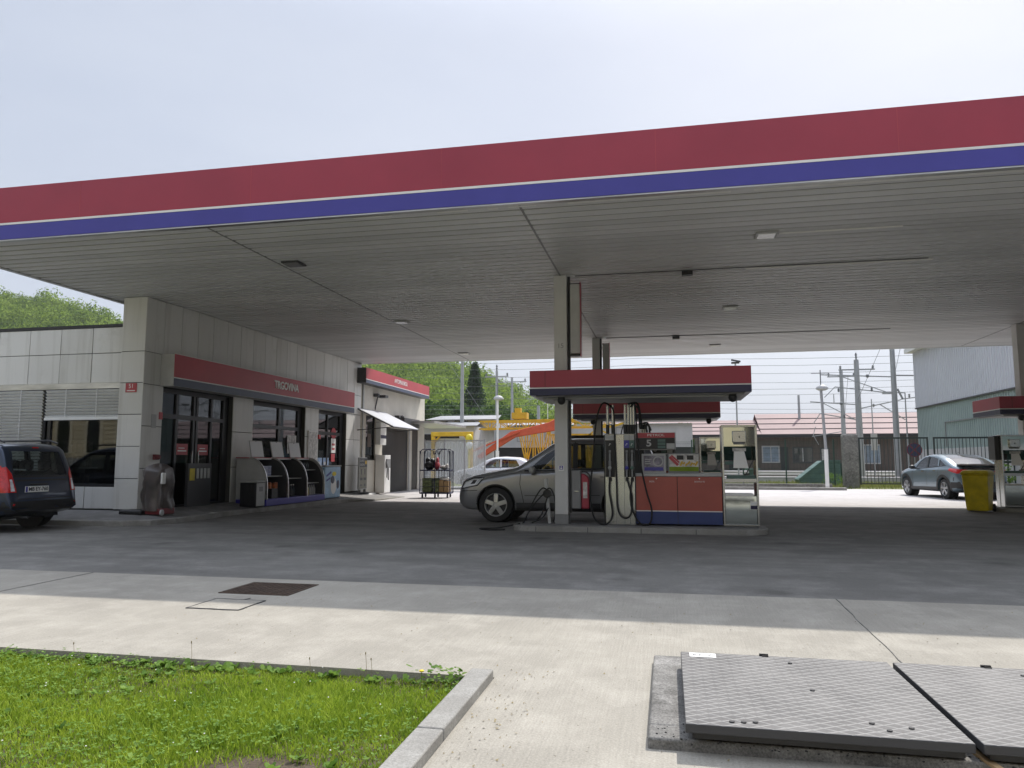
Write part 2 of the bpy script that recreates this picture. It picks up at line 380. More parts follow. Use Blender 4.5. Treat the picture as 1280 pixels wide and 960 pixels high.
vz = nt.nodes.new('ShaderNodeVectorMath'); vz.operation = 'SCALE'; nt.links.new(veil, vz.inputs[0]); nt.links.new(zen.outputs[0], vz.inputs[3]); veil = vz.outputs[0]   # thin high overcast veil, with brightness added toward the zenith to lift the shade
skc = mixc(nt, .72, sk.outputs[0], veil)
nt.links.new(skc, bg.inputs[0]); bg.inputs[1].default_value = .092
sd = bpy.data.lights.new('sun', 'SUN'); so = bpy.data.objects.new('sun', sd); col.objects.link(so)
sd.energy = 3.5; sd.angle = R(.7); sd.color = (1, .955, .89)
sv = Vector((math.sin(SUN_AZ) * math.cos(SUN_EL), math.cos(SUN_AZ) * math.cos(SUN_EL), math.sin(SUN_EL)))
so.rotation_euler = sv.to_track_quat('Z', 'Y').to_euler()
scene.view_settings.view_transform = 'Standard'; scene.view_settings.look = 'None'; scene.view_settings.gamma = 1
scene.view_settings.exposure = EXPOSURE

# ------------------------------------------------------------------ setting
def sheet(name, x0, y0, x1, y1, z0, z1, m, kind='structure'):
    return tag(MB().box(x0, y0, z0, x1, y1, z1).build(name, m), kind=kind)
g = MB(); g.quad((-3000, -3000, -.16), (3000, -3000, -.16), (3000, 3000, -.16), (-3000, 3000, -.16)); tag(g.build('ground', 'field'), kind='structure')
g = MB().box(-40, 4.42, -.15, 45, 7.5, 0).box(-1.035, -9, -.15, 45, 4.42, 0)
tag(g.build('concrete_apron', 'concrete'), kind='structure')
sheet('forecourt', -40, 7.505, 45, 22.0, -.15, -.006, 'asphalt')
sheet('yard', -40, 22.004, 45, 36.4, -.15, -.004, 'yard')
sheet('road', -90, -19, 90, -9.2, -.15, -.02, 'asphalt')
sheet('verge', -60, -9.19, -1.2, 1.2, -.15, -.06, 'field')
sheet('grass_soil', -22, 1.2, -1.175, 4.415, -.15, -.045, 'dirt')
# pavement along the shop, rising to its wall
def pavement():
    kerb = [(-40, 12.8), (-11.2, 12.8), (-10.55, 12.85), (-10.15, 13.15), (-9.98, 13.7), (-9.98, 14.6), (-10.1, 16.0), (-10.05, 19.0), (-9.75, 21.6), (-9.2, 22.3), (-9.2, 25.2)]
    wall = [(-40, 13.95), (-11.6, 13.95), (-11.3, 13.95), (-11.1, 13.95), (-11.1, 14.0), (-11.1, 14.6), (-11.1, 16.0), (-11.1, 19.0), (-11.1, 21.6), (-11.1, 22.3), (-11.1, 25.2)]
    def off(d):
        out = []
        for i, (x, y) in enumerate(kerb):
            a = Vector(kerb[max(i - 1, 0)]); b = Vector(kerb[min(i + 1, len(kerb) - 1)]); t = (b - a).normalized()
            out.append((x - t.y * d, y + t.x * d))
        return out
    k2 = off(.13); n = len(kerb); m = MB()
    zs = [.10] * 9 + [.06, .02]
    m.add([(x, y, z) for (x, y), z in zip(k2, zs)] + [(x, y, max(z + .12, .06)) for (x, y), z in zip(wall, zs)], [(i, i + 1, n + i + 1, n + i) for i in range(n - 1)])
    tag(m.build('pavement', 'pave'), kind='structure')
    k = MB(); vs = []
    for (a, b, z) in zip(kerb, k2, zs): vs += [(a[0], a[1], -.05), (a[0], a[1], z - .012), (a[0] * .85 + b[0] * .15, a[1] * .85 + b[1] * .15, z + .003), (b[0], b[1], z + .003)]
    k.add(vs, [(i * 4 + j, i * 4 + 4 + j, i * 4 + 5 + j, i * 4 + 1 + j) for i in range(n - 1) for j in range(3)])
    tag(k.build('pavement_kerb', 'kerb'), kind='structure')
pavement()
# kerb edging of the lawn
g = MB()
y = 4.40
while y > -3:
    l = 1.0; g.box(-1.17, y - l + .006, -.15, -1.037, y, .055 + random.uniform(-.004, .004)); y -= l
tag(g.build('lawn_kerb', 'kerb', bevel=.008), kind='structure')
# lawn blades
def blades(n, x0, x1, y0, y1, h0, h1, wd, seed):
    r = np.random.default_rng(seed)
    x = r.uniform(x0, x1, n); yy = r.uniform(y0, y1, n)
    patch = np.sin(x * 2.1 + 1.3 * np.sin(yy * 2.7)) * np.cos(yy * 2.4 + 1.1 * x) * .5 + .5
    bare = np.exp(-(((x + 1.72) / .34) ** 2 + ((yy - 2.98) / .2) ** 2) ** 2)
    keep = r.random(n) > np.clip(bare * 1.15, 0, .97)
    keep &= r.random(n) < (.45 + .6 * patch)
    x = x[keep]; yy = yy[keep]; patch = patch[keep]; n = len(x)
    h = (h0 + (h1 - h0) * r.random(n) ** 1.8) * (.55 + .6 * patch) * np.where(yy > 4.22, .55, 1); a = r.uniform(0, 2 * np.pi, n); b = r.uniform(0, 2 * np.pi, n)
    bend = h * r.uniform(.15, 1.0, n); wv = wd * r.uniform(.6, 1.4, n)
    px, py = np.cos(a) * wv, np.sin(a) * wv; bx, by = np.cos(b) * bend, np.sin(b) * bend
    z = np.full(n, -.045)
    P = np.stack([np.stack([x - px, yy - py, z], 1), np.stack([x + px, yy + py, z], 1),
                  np.stack([x + bx * .4 + px * .8, yy + by * .4 + py * .8, z + h * .62], 1), np.stack([x + bx * .4 - px * .8, yy + by * .4 - py * .8, z + h * .62], 1),
                  np.stack([x + bx, yy + by, z + h], 1)], 1).reshape(-1, 3)
    i = np.arange(n) * 5
    F = np.concatenate([np.stack([i, i + 1, i + 2], 1), np.stack([i, i + 2, i + 3], 1), np.stack([i + 3, i + 2, i + 4], 1)])
    return P, F
def np_mesh(name, P, F, m):
    me = bpy.data.meshes.new(name); me.vertices.add(len(P)); me.vertices.foreach_set('co', P.astype(np.float32).ravel())
    k = F.shape[1]; me.loops.add(F.size); me.loops.foreach_set('vertex_index', F.astype(np.int32).ravel())
    me.polygons.add(len(F)); me.polygons.foreach_set('loop_start', np.arange(0, F.size, k, dtype=np.int32)); me.update(calc_edges=True); me.validate()
    me.materials.append(M[m]); o = bpy.data.objects.new(name, me); col.objects.link(o); return o
P1, F1 = blades(190000, -5.2, -1.18, 2.2, 4.41, .018, .066, .0023, 3)
P2, F2 = blades(26000, -12, -5.2, 2.2, 4.41, .02, .07, .004, 4)
tag(np_mesh('lawn_grass', np.concatenate([P1, P2]), np.concatenate([F1, F2 + len(P1)]), 'blade'), kind='stuff')
def weeds():
    r = np.random.default_rng(11); V = []; F = []
    def leaf(x, y, z, s, az, tilt):
        ca, sa = math.cos(az), math.sin(az); o = len(V)
        for u, q in ((0, 0), (.5, .42), (1, .25), (1.05, 0), (1, -.25), (.5, -.42)):
            d = u * s * math.cos(tilt); hh = z + u * s * math.sin(tilt); V.append((x + ca * d - sa * q * s, y + sa * d + ca * q * s, hh))
        F.append(tuple(range(o, o + 6)))
    for _ in range(6500):
        x, y = r.uniform(-5.5, -1.2), r.uniform(2.3, 4.4)
        if math.sin(x * 1.7 + 2) * math.cos(y * 2.9 + .6) + r.normal() * .55 < .15: continue
        if ((x + 1.72) / .36) ** 2 + ((y - 2.98) / .22) ** 2 < 1: continue
        s = r.uniform(.009, .017); z = r.uniform(-.02, .03); a = r.uniform(0, 6.28)
        for k in range(3): leaf(x, y, z, s, a + k * 2.09, r.uniform(.05, .5))
    for _ in range(230):                       # dandelion and plantain rosettes, thick along the slab edge
        edge = r.random() < .5
        x = r.uniform(-6, -1.2); y = r.uniform(4.28, 4.4) if edge else r.uniform(2.4, 4.3)
        for k in range(r.integers(5, 9)): leaf(x, y, -.035, r.uniform(.022, .05), r.uniform(0, 6.28), r.uniform(.2, 1.0))
    for _ in range(60):
        x, y = -1.2 - abs(r.normal()) * .12, 4.36 - abs(r.normal()) * .05
        leaf(x, y, r.uniform(-.03, .07), r.uniform(.02, .045), r.uniform(0, 6.28), r.uniform(-.2, .9))
    me = bpy.data.meshes.new('lawn_weeds'); me.from_pydata(V, [], F); me.materials.append(M['clover'])
    o = bpy.data.objects.new('lawn_weeds', me); col.objects.link(o); tag(o, kind='stuff')
weeds()
M['petal'] = mat('petal_white', (.75, .75, .7), .7); M['petal_y'] = mat('petal_yellow', (.7, .5, .02), .7); M['stalk'] = mat('dry_stalk', (.25, .2, .1), .8)
g = MB()
for _ in range(70):
    x, y = random.uniform(-5.5, -1.3), random.uniform(2.5, 4.35); g.ball((x, y, random.uniform(.0, .03)), (.0045, .0045, .003), 6, 4)
tag(g.build('clover_blossoms', 'petal'), kind='stuff')
for k, (x, y, h) in enumerate([(-3.02, 4.36, .17), (-2.2, 4.37, .11), (-1.83, 4.37, .16), (-1.79, 4.36, .13), (-3.9, 4.36, .12)]):
    t = thing('weed_stalk', ['tallest dry weed stalk at the lawn back edge, left of the middle', 'short dry weed stalk at the lawn back edge, middle of the row', 'left stalk of the close pair of dry weeds at the lawn back edge', 'right stalk of the close pair of dry weeds at the lawn back edge', 'lone dry weed stalk farthest left along the lawn back edge'][k], 'weed', (x, y, -.05), 0, 'dry weed stalks at the lawn edge')
    MB().tube([(0, 0, 0), (.004, 0, h * .5), (-.003, 0, h)], .0013, 5).build('stem', 'stalk', t); MB().ball((-.003, 0, h), (.004, .004, .009), 6, 5).build('seed_head', 'stalk', t)
t = thing('dandelion', 'single yellow dandelion flower at the lawn back edge', 'flower', (-1.46, 4.33, -.05)); MB().tube([(0, 0, 0), (0, 0, .085)], .002, 5).build('stem', 'clover', t); MB().ball((0, 0, .088), (.016, .016, .007), 8, 5).build('flower_head', 'petal_y', t)

for k, (x0, y0, x1, y1) in enumerate(((1.42, 4.97, 1.5, 7.49), (-6.4, 4.44, -6.5, 7.49), (-11.5, 4.44, -11.6, 7.49), (6.6, 4.0, 6.7, 7.49))):
    n = 14; mm = MB(); pts = [(x0 + (x1 - x0) * i / n + random.uniform(-.006, .006), y0 + (y1 - y0) * i / n, .003) for i in range(n + 1)]
    for p, q in zip(pts, pts[1:]): mm.bar(p, q, random.uniform(.004, .008), .004)
    tag(mm.build('apron_joint', 'slab'), kind='structure')
# drain cover, inspection cover, tank lids
t = thing('drain_cover', 'rusty dark brown iron drain cover set in the concrete apron', 'drain cover', (-3.94, 6.92, .004))
m = MB()
for i in range(12):
    for j in range(9): m.box(-.34 + i * .057, -.29 + j * .065, 0, -.34 + i * .057 + .046, -.29 + j * .065 + .052, .008)
m.build('tread_blocks', 'rust', t); MB().box(-.37, -.32, -.01, .37, .32, .003).build('plate', 'rust', t)
t = thing('inspection_cover', 'pale square concrete inspection cover with a dark joint beside the drain cover', 'cover', (-3.89, 6.1, .002))
m = MB()
for a, b in (((-.25, -.22), (.25, -.22)), ((.25, -.22), (.25, .22)), ((.25, .22), (-.25, .22)), ((-.25, .22), (-.25, -.22))):
    n = 7; pts = [(a[0] + (b[0] - a[0]) * i / n + random.uniform(-.006, .006), a[1] + (b[1] - a[1]) * i / n + random.uniform(-.006, .006)) for i in range(n + 1)]
    for p, q in zip(pts, pts[1:]): m.bar((*p, .002), (*q, .002), random.uniform(.008, .02), .006)
m.build('joint', 'darkgrey', t); MB().box(-.24, -.21, -.02, .24, .21, .004).build('slab', 'concrete', t); MB().bar((.03, .24, .003), (.05, .3, .003), .008, .004).build('crack', 'darkgrey', t)
t = thing('tank_pit_slab', 'stained raised concrete slab under the two tread plate lids', 'slab', (0, 0, 0))
m = MB(); m.box(-.115, 3.5, -.1, 2.62, 3.68, .05).box(-.115, 3.68, -.1, .09, 4.95, .048).box(.09, 4.72, -.1, 2.62, 4.95, .046)
m.build('slab_rim', 'slab', t, bevel=.012); MB().box(.09, 3.68, -.1, 2.62, 4.72, .012).build('pit_bed', 'slab', t)
def lid(x0, x1, label, sticker):
    t = thing('tank_lid', label, 'pit cover', (x0, 3.44, .1), 0, 'tread plate lids over the tank pit'); L = x1 - x0
    MB().box(0, 0, 0, L, 1.25, .04).build('plate', 'tread', t, bevel=.004)
    MB().box(.03, .03, -.03, L - .03, 1.22, -.001).build('under_frame', 'black', t)
    for bx, by in ((.45, 1.235),): MB().box(bx, by, .0405, bx + .05, by + .014, .052).box(bx + .015, by - .012, .0405, bx + .05, by + .001, .046).build('hinge', 'black', t)
    for bx, by in ((.25, .06), (.3, .07), (.2, .055), (L - .3, .08), (L - .35, .16), (L - .2, .13), (L * .55, .6), (.6, 1.1)): MB().cyl((bx, by, .04), (bx, by, .046), .012, n=8).build('bolt', 'darkgrey', t)
    if sticker:
        MB().box(.05, 1.135, .0405, .20, 1.225, .043).build('sticker', 'white', t)
        text('Z-24', .062, 'grey', t, (.125, 1.18, .0435), (0, 0, math.pi), ext=.0006)
lid(.05, 1.195, 'tread plate pit lid with a white sticker in its far corner', True)
lid(1.225, 2.5, 'tread plate pit lid cut by the picture edge, without a sticker', False)
t = MB(); t.bar((1.28, 3.32, .06), (1.24, 3.62, .055), .03, .012); tag(t.build('wood_scrap', 'cardboard'), 'small pale wood scrap lying on the slab in front of the lids', 'scrap')

# ------------------------------------------------------------------ big canopy with its columns
CX0, CX1, CY0, CY1, CZ = -12.16, 17.5, 9.79, 25.53, 4.87
can = thing('station_canopy', 'large flat forecourt canopy with a red and blue fascia', 'canopy', (0, 0, 0))
m = MB(); m.box(CX0, CY0, 5.158, CX1, CY0 + .12, 5.76).build('red_fascia', 'red', can)
for k in range(1, 10): MB().box(CX0 + k * 3.02, CY0 - .0015, 5.16, CX0 + k * 3.02 + .007, CY0 + .02, 5.758).build('fascia_joint', 'red_faded', can)
m = MB(); m.box(CX0, CY0 - .004, 5.122, CX1, CY0 + .11, 5.156).build('white_stripe', 'white', can)
m = MB(); m.box(CX0, CY0, CZ + .01, CX1, CY0 + .12, 5.12).build('blue_fascia', 'blue', can)
m = MB(); m.box(CX0, CY0 + .121, 5.3, CX1, CY1 - .13, 5.6).build('roof_deck', 'grey', can)
m = MB(); m.box(CX0, CY0 + .01, CZ - .012, CX1, CY0 + .1, CZ + .008).box(CX0, CY1 - .12, CZ - .012, CX1, CY1, CZ + .03).box(CX0, CY0 + .11, CZ - .02, CX0 + .1, CY1 - .13, CZ + .12)
m.box(CX0 - .05, CY0 + .11, CZ + .13, CX0 + .05, CY1, CZ + .22)
m.build('edge_trim', 'alu', can)
m = MB(); m.box(CX0, CY1 - .12, CZ + .031, CX1, CY1, 5.7).box(CX0, CY0 + .121, CZ + .225, CX0 + .1, CY1 - .121, 5.7).box(CX1 - .1, CY0 + .121, CZ, CX1, CY1 - .121, 5.7).build('rear_fascia', 'red', can)
m = MB(); y = CY0 + .115; i = 0
while y < CY1 - .22:
    m.box(CX0 + .1, y, CZ, CX1 - .1, y + .175, CZ + .018); y += .24; i += 1
m.build('soffit', 'soffit', can)
MB().box(CX0 + .1, CY0 + .12, CZ + .022, CX1 - .1, CY1 - .13, CZ + .03).build('soffit_backing', 'soffit_gap', can)
for x in (-1.98, 9.1, -6.9): MB().box(x - .018, CY0 + .13, CZ - .004, x + .018, CY1 - .2, CZ + .004).build('soffit_seam', 'grey', can)
MB().box(-1.7, 14.03, CZ - .012, 4.6, 14.06, CZ - .003).build('cable_tray', 'black', can); MB().box(-1.7, 21.5, CZ - .012, 6.0, 21.53, CZ - .003).build('cable_tray', 'black', can)
MB().box(1.8, 11.98, CZ - .02, 3.6, 12.01, CZ - .003).build('conduit', 'white', can); MB().box(1.5, 14.10, CZ - .025, 4.7, 14.14, CZ - .004).build('conduit', 'white', can)
MB().add([(9.6, 17.6, CZ - .006), (12, 17.9, CZ - .006), (12, 18.6, CZ - .006), (10.0, 18.1, CZ - .006)], [(0, 1, 2, 3)]).build('patched_strip', 'white', can)
for x0, x1 in ((-3.2, -2.75), (-2.45, -2.3), (-2.15, -1.75), (-1.3, .9), (-4.5, -3.9), (1.2, 5.5)): MB().box(x0, CY0 + .14, CZ - .007, x1, CY0 + .14 + random.uniform(.04, .09), CZ - .003).build('flaking_patch', 'white', can)
M['lamp_lens'] = mat('lamp_lens', (.8, .8, .78), .2); M['soot'] = mat('soot', (.12, .115, .11), .8)
for x, y, dark in ((-6.6, 12.05, 1), (1.6, 12.0, 0), (-6.67, 17.84, 0), (1.5, 17.7, 0), (-6.6, 23.6, 0), (1.5, 23.5, 0), (10, 12.2, 0), (10, 18, 0)):
    l = MB().box(x - .17, y - .17, CZ - .035, x + .17, y + .17, CZ - .003).build('ceiling_light', 'darkgrey' if dark else 'lightgrey', can, bevel=.01)
    MB().box(x - .13, y - .13, CZ - .045, x + .13, y + .13, CZ - .036).build('lens', 'grey' if dark else 'lamp_lens', l)
for x, y in ((.43, 14.06), (.3, 21.53)): MB().box(x - .1, y - .07, CZ - .1, x + .1, y + .07, CZ - .031).build('sensor_box', 'black', can)
for x, y, wd in ((-1.98, 14.1, .25), (-2.0, 21.6, .22), (9.16, 21.6, .26)):
    MB().box(x - wd / 2, y - .15, .28, x + wd / 2, y + .15, CZ - .002).build('column', 'column', can, bevel=.008)
    MB().box(x - wd / 2 - .003, y - .153, .09, x + wd / 2 + .003, y + .153, .28).build('column_foot', 'grey', can)
    MB().box(x + wd / 2, y - .02, .3, x + wd / 2 + .05, y + .03, CZ - .003).build('downpipe', 'darkgrey', can)
t = MB().box(-2.03, 13.944, 1.09, -1.93, 13.949, 1.19).build('column_sticker', 'white'); tag(t, 'small white and blue pictogram sticker on the front pump column', 'sticker')
MB().box(-2.015, 13.940, 1.115, -1.945, 13.9435, 1.185).build('pictogram', 'blue', t)
m = MB(); m.cyl((-1.98, 13.938, 1.165), (-1.98, 13.9395, 1.165), .012, n=10).box(-2.0, 13.938, 1.125, -1.96, 13.9395, 1.148); m.build('figure', 'white', t)
text('15', .13, 'grey', can, (-1.98, 13.948, 3.48), FRONT, 'column_number', ext=.001)
for (x, y, s, lab) in ((-1.72, 14.05, 1.0, 'tall narrow hanging sign box on the front pump column'), (-1.74, 21.55, 1.0, 'tall narrow hanging sign box on the rear pump column')):
    t = thing('hanging_sign', lab, 'sign', (x, y, 3.25), 0, 'tall sign boxes on the pump columns')
    MB().box(-.06, -.16, .07, .13, .15, 1.42).build('box', 'lightgrey', t, bevel=.01); MB().box(.131, -.18, .02, .14, .02, 1.46).build('red_face', 'red', t)
    m = MB(); m.box(-.07, -.1, .03, .13, .05, .068).box(-.07, -.1, 1.422, .13, .05, 1.45).build('bracket', 'black', t)

# ------------------------------------------------------------------ shop building
shop = thing('shop_building', 'low station shop clad in pale grey square panels', 'building', (-11.08, 13.9, 0))
sx, sy = -11.08, 13.9
def tiles(mb, plane, c, u0, u1, z0, z1, nu, nz, th=.025, gap=.014):
    du, dz = (u1 - u0) / nu, (z1 - z0) / nz
    for i in range(nu):
        for j in range(nz):
            a, b = u0 + i * du + gap / 2, u0 + (i + 1) * du - gap / 2; p, q = z0 + j * dz + gap / 2, z0 + (j + 1) * dz - gap / 2
            e = random.uniform(-.0025, .0025)
            if plane == 'x': mb.box(c - th, a, p, c + e, b, q)
            else: mb.box(a, c - e, p, b, c + th, q)
# long wall (faces +X), local coords = world - (sx, sy, 0)
m = MB()
tiles(m, 'x', 0, 0, 11.6, 3.66, 4.865, 19, 1)
tiles(m, 'x', 0, 0, 11.6, 2.95, 3.66, 19, 1)
for y0, y1 in ((0, .66),): tiles(m, 'x', 0, y0, y1, .2, 2.95, 1, 3)
for y0, y1 in ((3.42, 4.38), (7.36, 8.26), (10.38, 11.6)): tiles(m, 'x', 0, y0, y1, .2, 2.95, 1 if y1 - y0 < 1 else 2, 3)
m.build('side_cladding', 'tile', shop, bevel=.003, seg=1)
m = MB()
for y0, y1, z0, z1 in ((0.03, 11.57, 2.95, 4.86), (.03, .64, .05, 2.95), (3.44, 4.36, .05, 2.95), (7.38, 8.24, .05, 2.95), (10.4, 11.57, .05, 2.95)): m.box(-.4, y0, z0, -.026, y1, z1)
m.box(-30, 1.0, .0, -.4, 11.55, .18).box(-30, 11.3, .18, -.41, 11.55, 4.2).box(-30, .5, 3.9, -.41, 11.5, 4.1).box(-8.0, 1.2, .18, -7.8, 11.2, 3.9)
m.box(-30, .16, .0, -.6, .5, .7).box(-30, .16, 2.95, -.6, .5, 4.2)
m.build('core_wall', 'tile_dark', shop)
# front wing (faces -Y)
m = MB()
tiles(m, 'y', 0, -.6, 0, .24, .9, 1, 1); tiles(m, 'y', 0, -.6, 0, .9, 3.66, 1, 4); tiles(m, 'y', 0, -.6, 0, 3.66, 4.865, 1, 1)
tiles(m, 'y', .13, -15.6, -.615, 3.66, 4.24, 18, 1); tiles(m, 'y', .13, -15.6, -.615, 3.0, 3.66, 18, 1)
tiles(m, 'y', .13, -15.6, -.615, .24, .72, 18, 1)
m.build('front_cladding', 'tile', shop, bevel=.003, seg=1)
m = MB(); m.box(-.6, .03, .05, -.03, .4, 4.85).box(-30, .12, 4.24, -.615, .5, 4.31).build('parapet', 'frame_dark', shop)
m = MB(); m.box(-15.6, .1, 2.87, -.615, .16, 3.0).build('blind_box', 'alu', shop)
def window(name, parent, x0, x1, z0, z1, y, glass='glass', fr=.06, mull=()):
    f = MB(); f.box(x0, y - .03, z0, x1, y + .05, z0 + fr).box(x0, y - .03, z1 - fr, x1, y + .05, z1).box(x0, y - .03, z0 + fr, x0 + fr, y + .05, z1 - fr).box(x1 - fr, y - .03, z0 + fr, x1, y + .05, z1 - fr)
    for q in mull: f.box(q - .03, y - .028, z0 + fr, q + .03, y + .045, z1 - fr)
    o = f.build(name, 'frame_dark', parent); MB().box(x0 + fr, y, z0 + fr, x1 - fr, y + .012, z1 - fr).build('pane', glass, o); return o
x = -.62
for i in range(5):
    x1, x0 = x, x - 1.98
    wd = window('window', shop, x0, x1, .72, 2.87, .2)
    b = MB(); zb = 2.28 if i == 0 else .95; z = 2.84
    while z > zb:
        b.add([(x0 + .05, .075, z), (x1 - .03, .075, z), (x1 - .03, .12, z - .052), (x0 + .05, .12, z - .052), (x0 + .05, .078, z + .004), (x1 - .03, .078, z + .004), (x1 - .03, .123, z - .048), (x0 + .05, .123, z - .048)], [(0, 1, 2, 3), (7, 6, 5, 4), (0, 4, 5, 1), (3, 2, 6, 7)]); z -= .07
    b.box(x0 + .05, .07, z - .03, x1 - .03, .13, z + .03)
    for u in (.3, .7): b.box(x0 + 1.98 * u - .006, .06, z, x0 + 1.98 * u + .006, .07, 2.86)
    b.build('blind', 'blind', wd)
    MB().box(x0 - .0, .17, .73, x0 + .14, .3, 2.86).build('divider', 'frame_dark', wd)
    x = x0
# long side glazing: entrance, window, second door
def side_opening(name, y0, y1, z0, z1, mulls, trans, glass='glass'):
    xx = -.18; f = MB(); fr = .07
    f.box(xx - .05, y0, z1 - .1, xx + .05, y1, z1).box(xx - .05, y0, z0, xx + .05, y1, z0 + fr).box(xx - .05, y0, z0 + fr, xx + .05, y0 + fr, z1 - .1).box(xx - .05, y1 - .22, z0 + fr, xx + .05, y1, z1 - .1)
    for q in mulls: f.box(xx - .04, q - .035, z0 + fr, xx + .045, q + .035, z1 - .1)
    f.box(xx - .04, y0 + fr, trans - .05, xx + .048, y1 - .22, trans + .05)
    o = f.build(name, 'frame_dark', shop); MB().box(xx - .006, y0 + fr, z0 + fr, xx + .006, y1 - .22, z1 - .1).build('pane', glass, o); return o
d1 = side_opening('entrance_door', .68, 3.4, .19, 2.93, (1.35, 2.0, 2.12, 2.7), 2.3, 'doorglass')
m = MB(); m.box(-.13, 1.93, .9, -.1, 1.95, 1.5).box(-.13, 2.17, .9, -.1, 2.19, 1.5).build('handle', 'steel', d1)
w2 = side_opening('shop_window', 4.4, 7.34, .6, 2.92, (6.0,), 2.25)
MB().box(-.3, 4.4, .19, -.1, 7.34, .6).build('sill_wall', 'tile', shop)
d3 = side_opening('side_door', 8.28, 10.36, .19, 2.93, (9.2,), 2.2, 'doorglass')
for y0 in (1.42, 2.22):
    s = MB().box(-.168, y0, 1.42, -.164, y0 + .42, 1.68).build('door_notice', 'red_faded'); s.location = (sx, sy, 0)
    tag(s, 'red notice on the left leaf of the shop entrance' if y0 < 2 else 'red notice on the right leaf of the shop entrance', 'notice', 'red notices on the entrance doors')
    MB().box(-.163, y0 + .05, 1.5, -.162, y0 + .37, 1.53).box(-.163, y0 + .08, 1.57, -.162, y0 + .3, 1.59).build('print', 'white', s)
# inside
m = MB(); m.box(-7.7, 1.3, 3.0, -.6, 11.2, 3.05).box(-.9, 3.5, .18, -.6, 4.3, 2.9); m.build('inner_ceiling', 'interior', shop)
M['goods'] = mat('goods', (.10, .09, .08), .6, var=.9, scale=14, c2=(.28, .2, .16))
for y0, y1, x0 in ((4.6, 7.2, -2.2), (1.2, 3.2, -4.2), (8.4, 10.6, -3.2)):
    s = thing('shop_shelf', {4.6: 'shelf of goods behind the shop window', 1.2: 'shelf of goods far inside the shop entrance', 8.4: 'shelf of goods inside the side door'}[y0], 'shelf', (sx + x0, sy + y0, .18), 0, 'goods shelves inside the shop')
    m = MB(); m.box(-.02, 0, 0, 0, y1 - y0, 1.6)
    for z in (.1, .5, .9, 1.3): m.box(0, 0, z, .4, y1 - y0, z + .03)
    m.build('rack', 'lightgrey', s); m = MB()
    for z in (.13, .53, .93, 1.33):
        y = .04
        while y < y1 - y0 - .2:
            q = random.uniform(.08, .2); m.box(.03, y, z, .33, y + q - .01, z + random.uniform(.14, .3)); y += q
    o = m.build('goods', 'goods', s); o['kind'] = 'stuff'
# main shop sign
sg = thing('shop_sign', 'long red and blue sign board over the shop entrance with white lettering', 'sign', (-10.72, 14.42, 2.94))
MB().box(-.35, 0, 0, -.012, 9.7, .72).build('box', 'lightgrey', sg)
MB().box(-.011, .005, .20, 0, 9.7, .715).build('red_panel', 'red_faded', sg); MB().box(-.011, .005, .175, .004, 9.7, .198).build('white_line', 'white', sg); MB().box(-.011, .005, .005, 0, 9.7, .173).build('blue_panel', 'bluegrey', sg)
MB().box(-.02, 0, .717, .01, 9.7, .735).build('cap', 'white', sg)
text('TRGOVINA', .3, 'white', sg, (.012, 4.95, .46), SIDE, ext=.01, sx=.9, bold=.007)
# small fittings on the shop
s = thing('house_number', 'small red house number plate on the shop corner pillar', 'sign', (-11.37, 13.894, 2.86)); MB().box(-.14, -.006, -.1, .14, 0, .1).build('plate', 'red_faded', s, bevel=.004); text('51', .13, 'white', s, (0, -.007, .03), FRONT, 'number', ext=.001); MB().box(-.1, -.0085, -.075, .1, -.0065, -.055).build('street_line', 'white', s)
s = MB().box(-11.075, 14.2, 2.0, -11.068, 14.36, 2.3).build('wall_hatch', 'lightgrey', bevel=.004); tag(s, 'small grey hatch cover on the corner pillar', 'hatch')
s = MB().box(-11.075, 14.44, 2.2, -11.06, 14.55, 2.36).build('alarm_plate', 'red_faded'); tag(s, 'tiny red plate at the edge of the entrance pillar', 'plate')
s = MB(); s.box(-11.075, 14.3, 1.3, -11.0, 14.42, 1.42).cyl((-11.0, 14.36, 1.36), (-10.94, 14.36, 1.36), .05, n=12); tag(s.build('alarm_box', 'deep_red', bevel=.006), 'small dark red alarm box on the corner pillar above the covered cart', 'box')
s = thing('notice_frame', 'framed notice poster on the pillar beside the side door', 'poster', (-11.07, 21.42, 1.25)); MB().box(0, 0, 0, .03, .62, .98).build('frame', 'white', s); MB().box(.031, .04, .04, .034, .58, .94).build('sheet', 'poster_pale', s)
s = MB().box(-11.07, 21.42, .72, -11.04, 22.04, 1.15).build('small_notice', 'poster_pale'); tag(s, 'smaller pale notice below the framed poster on the pillar', 'poster')
s = MB().box(-11.07, 22.06, 1.98, -11.0, 22.18, 2.12).build('bell_box', 'redlight', bevel=.01); tag(s, 'small red box at the top corner of the framed poster', 'box')
s = thing('window_poster', 'pale blue poster stuck inside the shop window', 'poster', (-11.24, 20.45, 1.5)); MB().box(0, 0, 0, .006, .55, .55).build('sheet', 'poster_pale', s)
for y in (22.35, 22.85):
    s = MB().box(-11.242, y, .62, -11.236, y + .42, 1.38).build('door_poster', 'poster_blue'); tag(s, 'blue and pink poster on the left half of the side door' if y < 22.5 else 'blue and pink poster on the right half of the side door', 'poster', 'posters on the side door')
    MB().box(-11.2355, y + .05, .66, -11.235, y + .37, .9).build('pink_part', 'red_faded', s); MB().box(-11.2355, y + .06, 1.15, -11.235, y + .3, 1.25).build('caption', 'white', s)
s = thing('window_strip_sign', 'narrow vertical red sticker sign on the side door glass', 'sign', (-11.235, 23.42, 1.3)); MB().cyl((0, .17, .92), (.006, .17, .92), .19, n=20).build('disc', 'red_faded', s); MB().box(0, .0, .25, .006, .34, .74).build('white_block', 'white', s); m = MB(); m.box(0, .02, -.05, .006, .3, .22).box(.0065, .05, .35, .008, .28, .42).box(.0065, .05, .5, .008, .28, .57).build('red_block', 'red_faded', s)
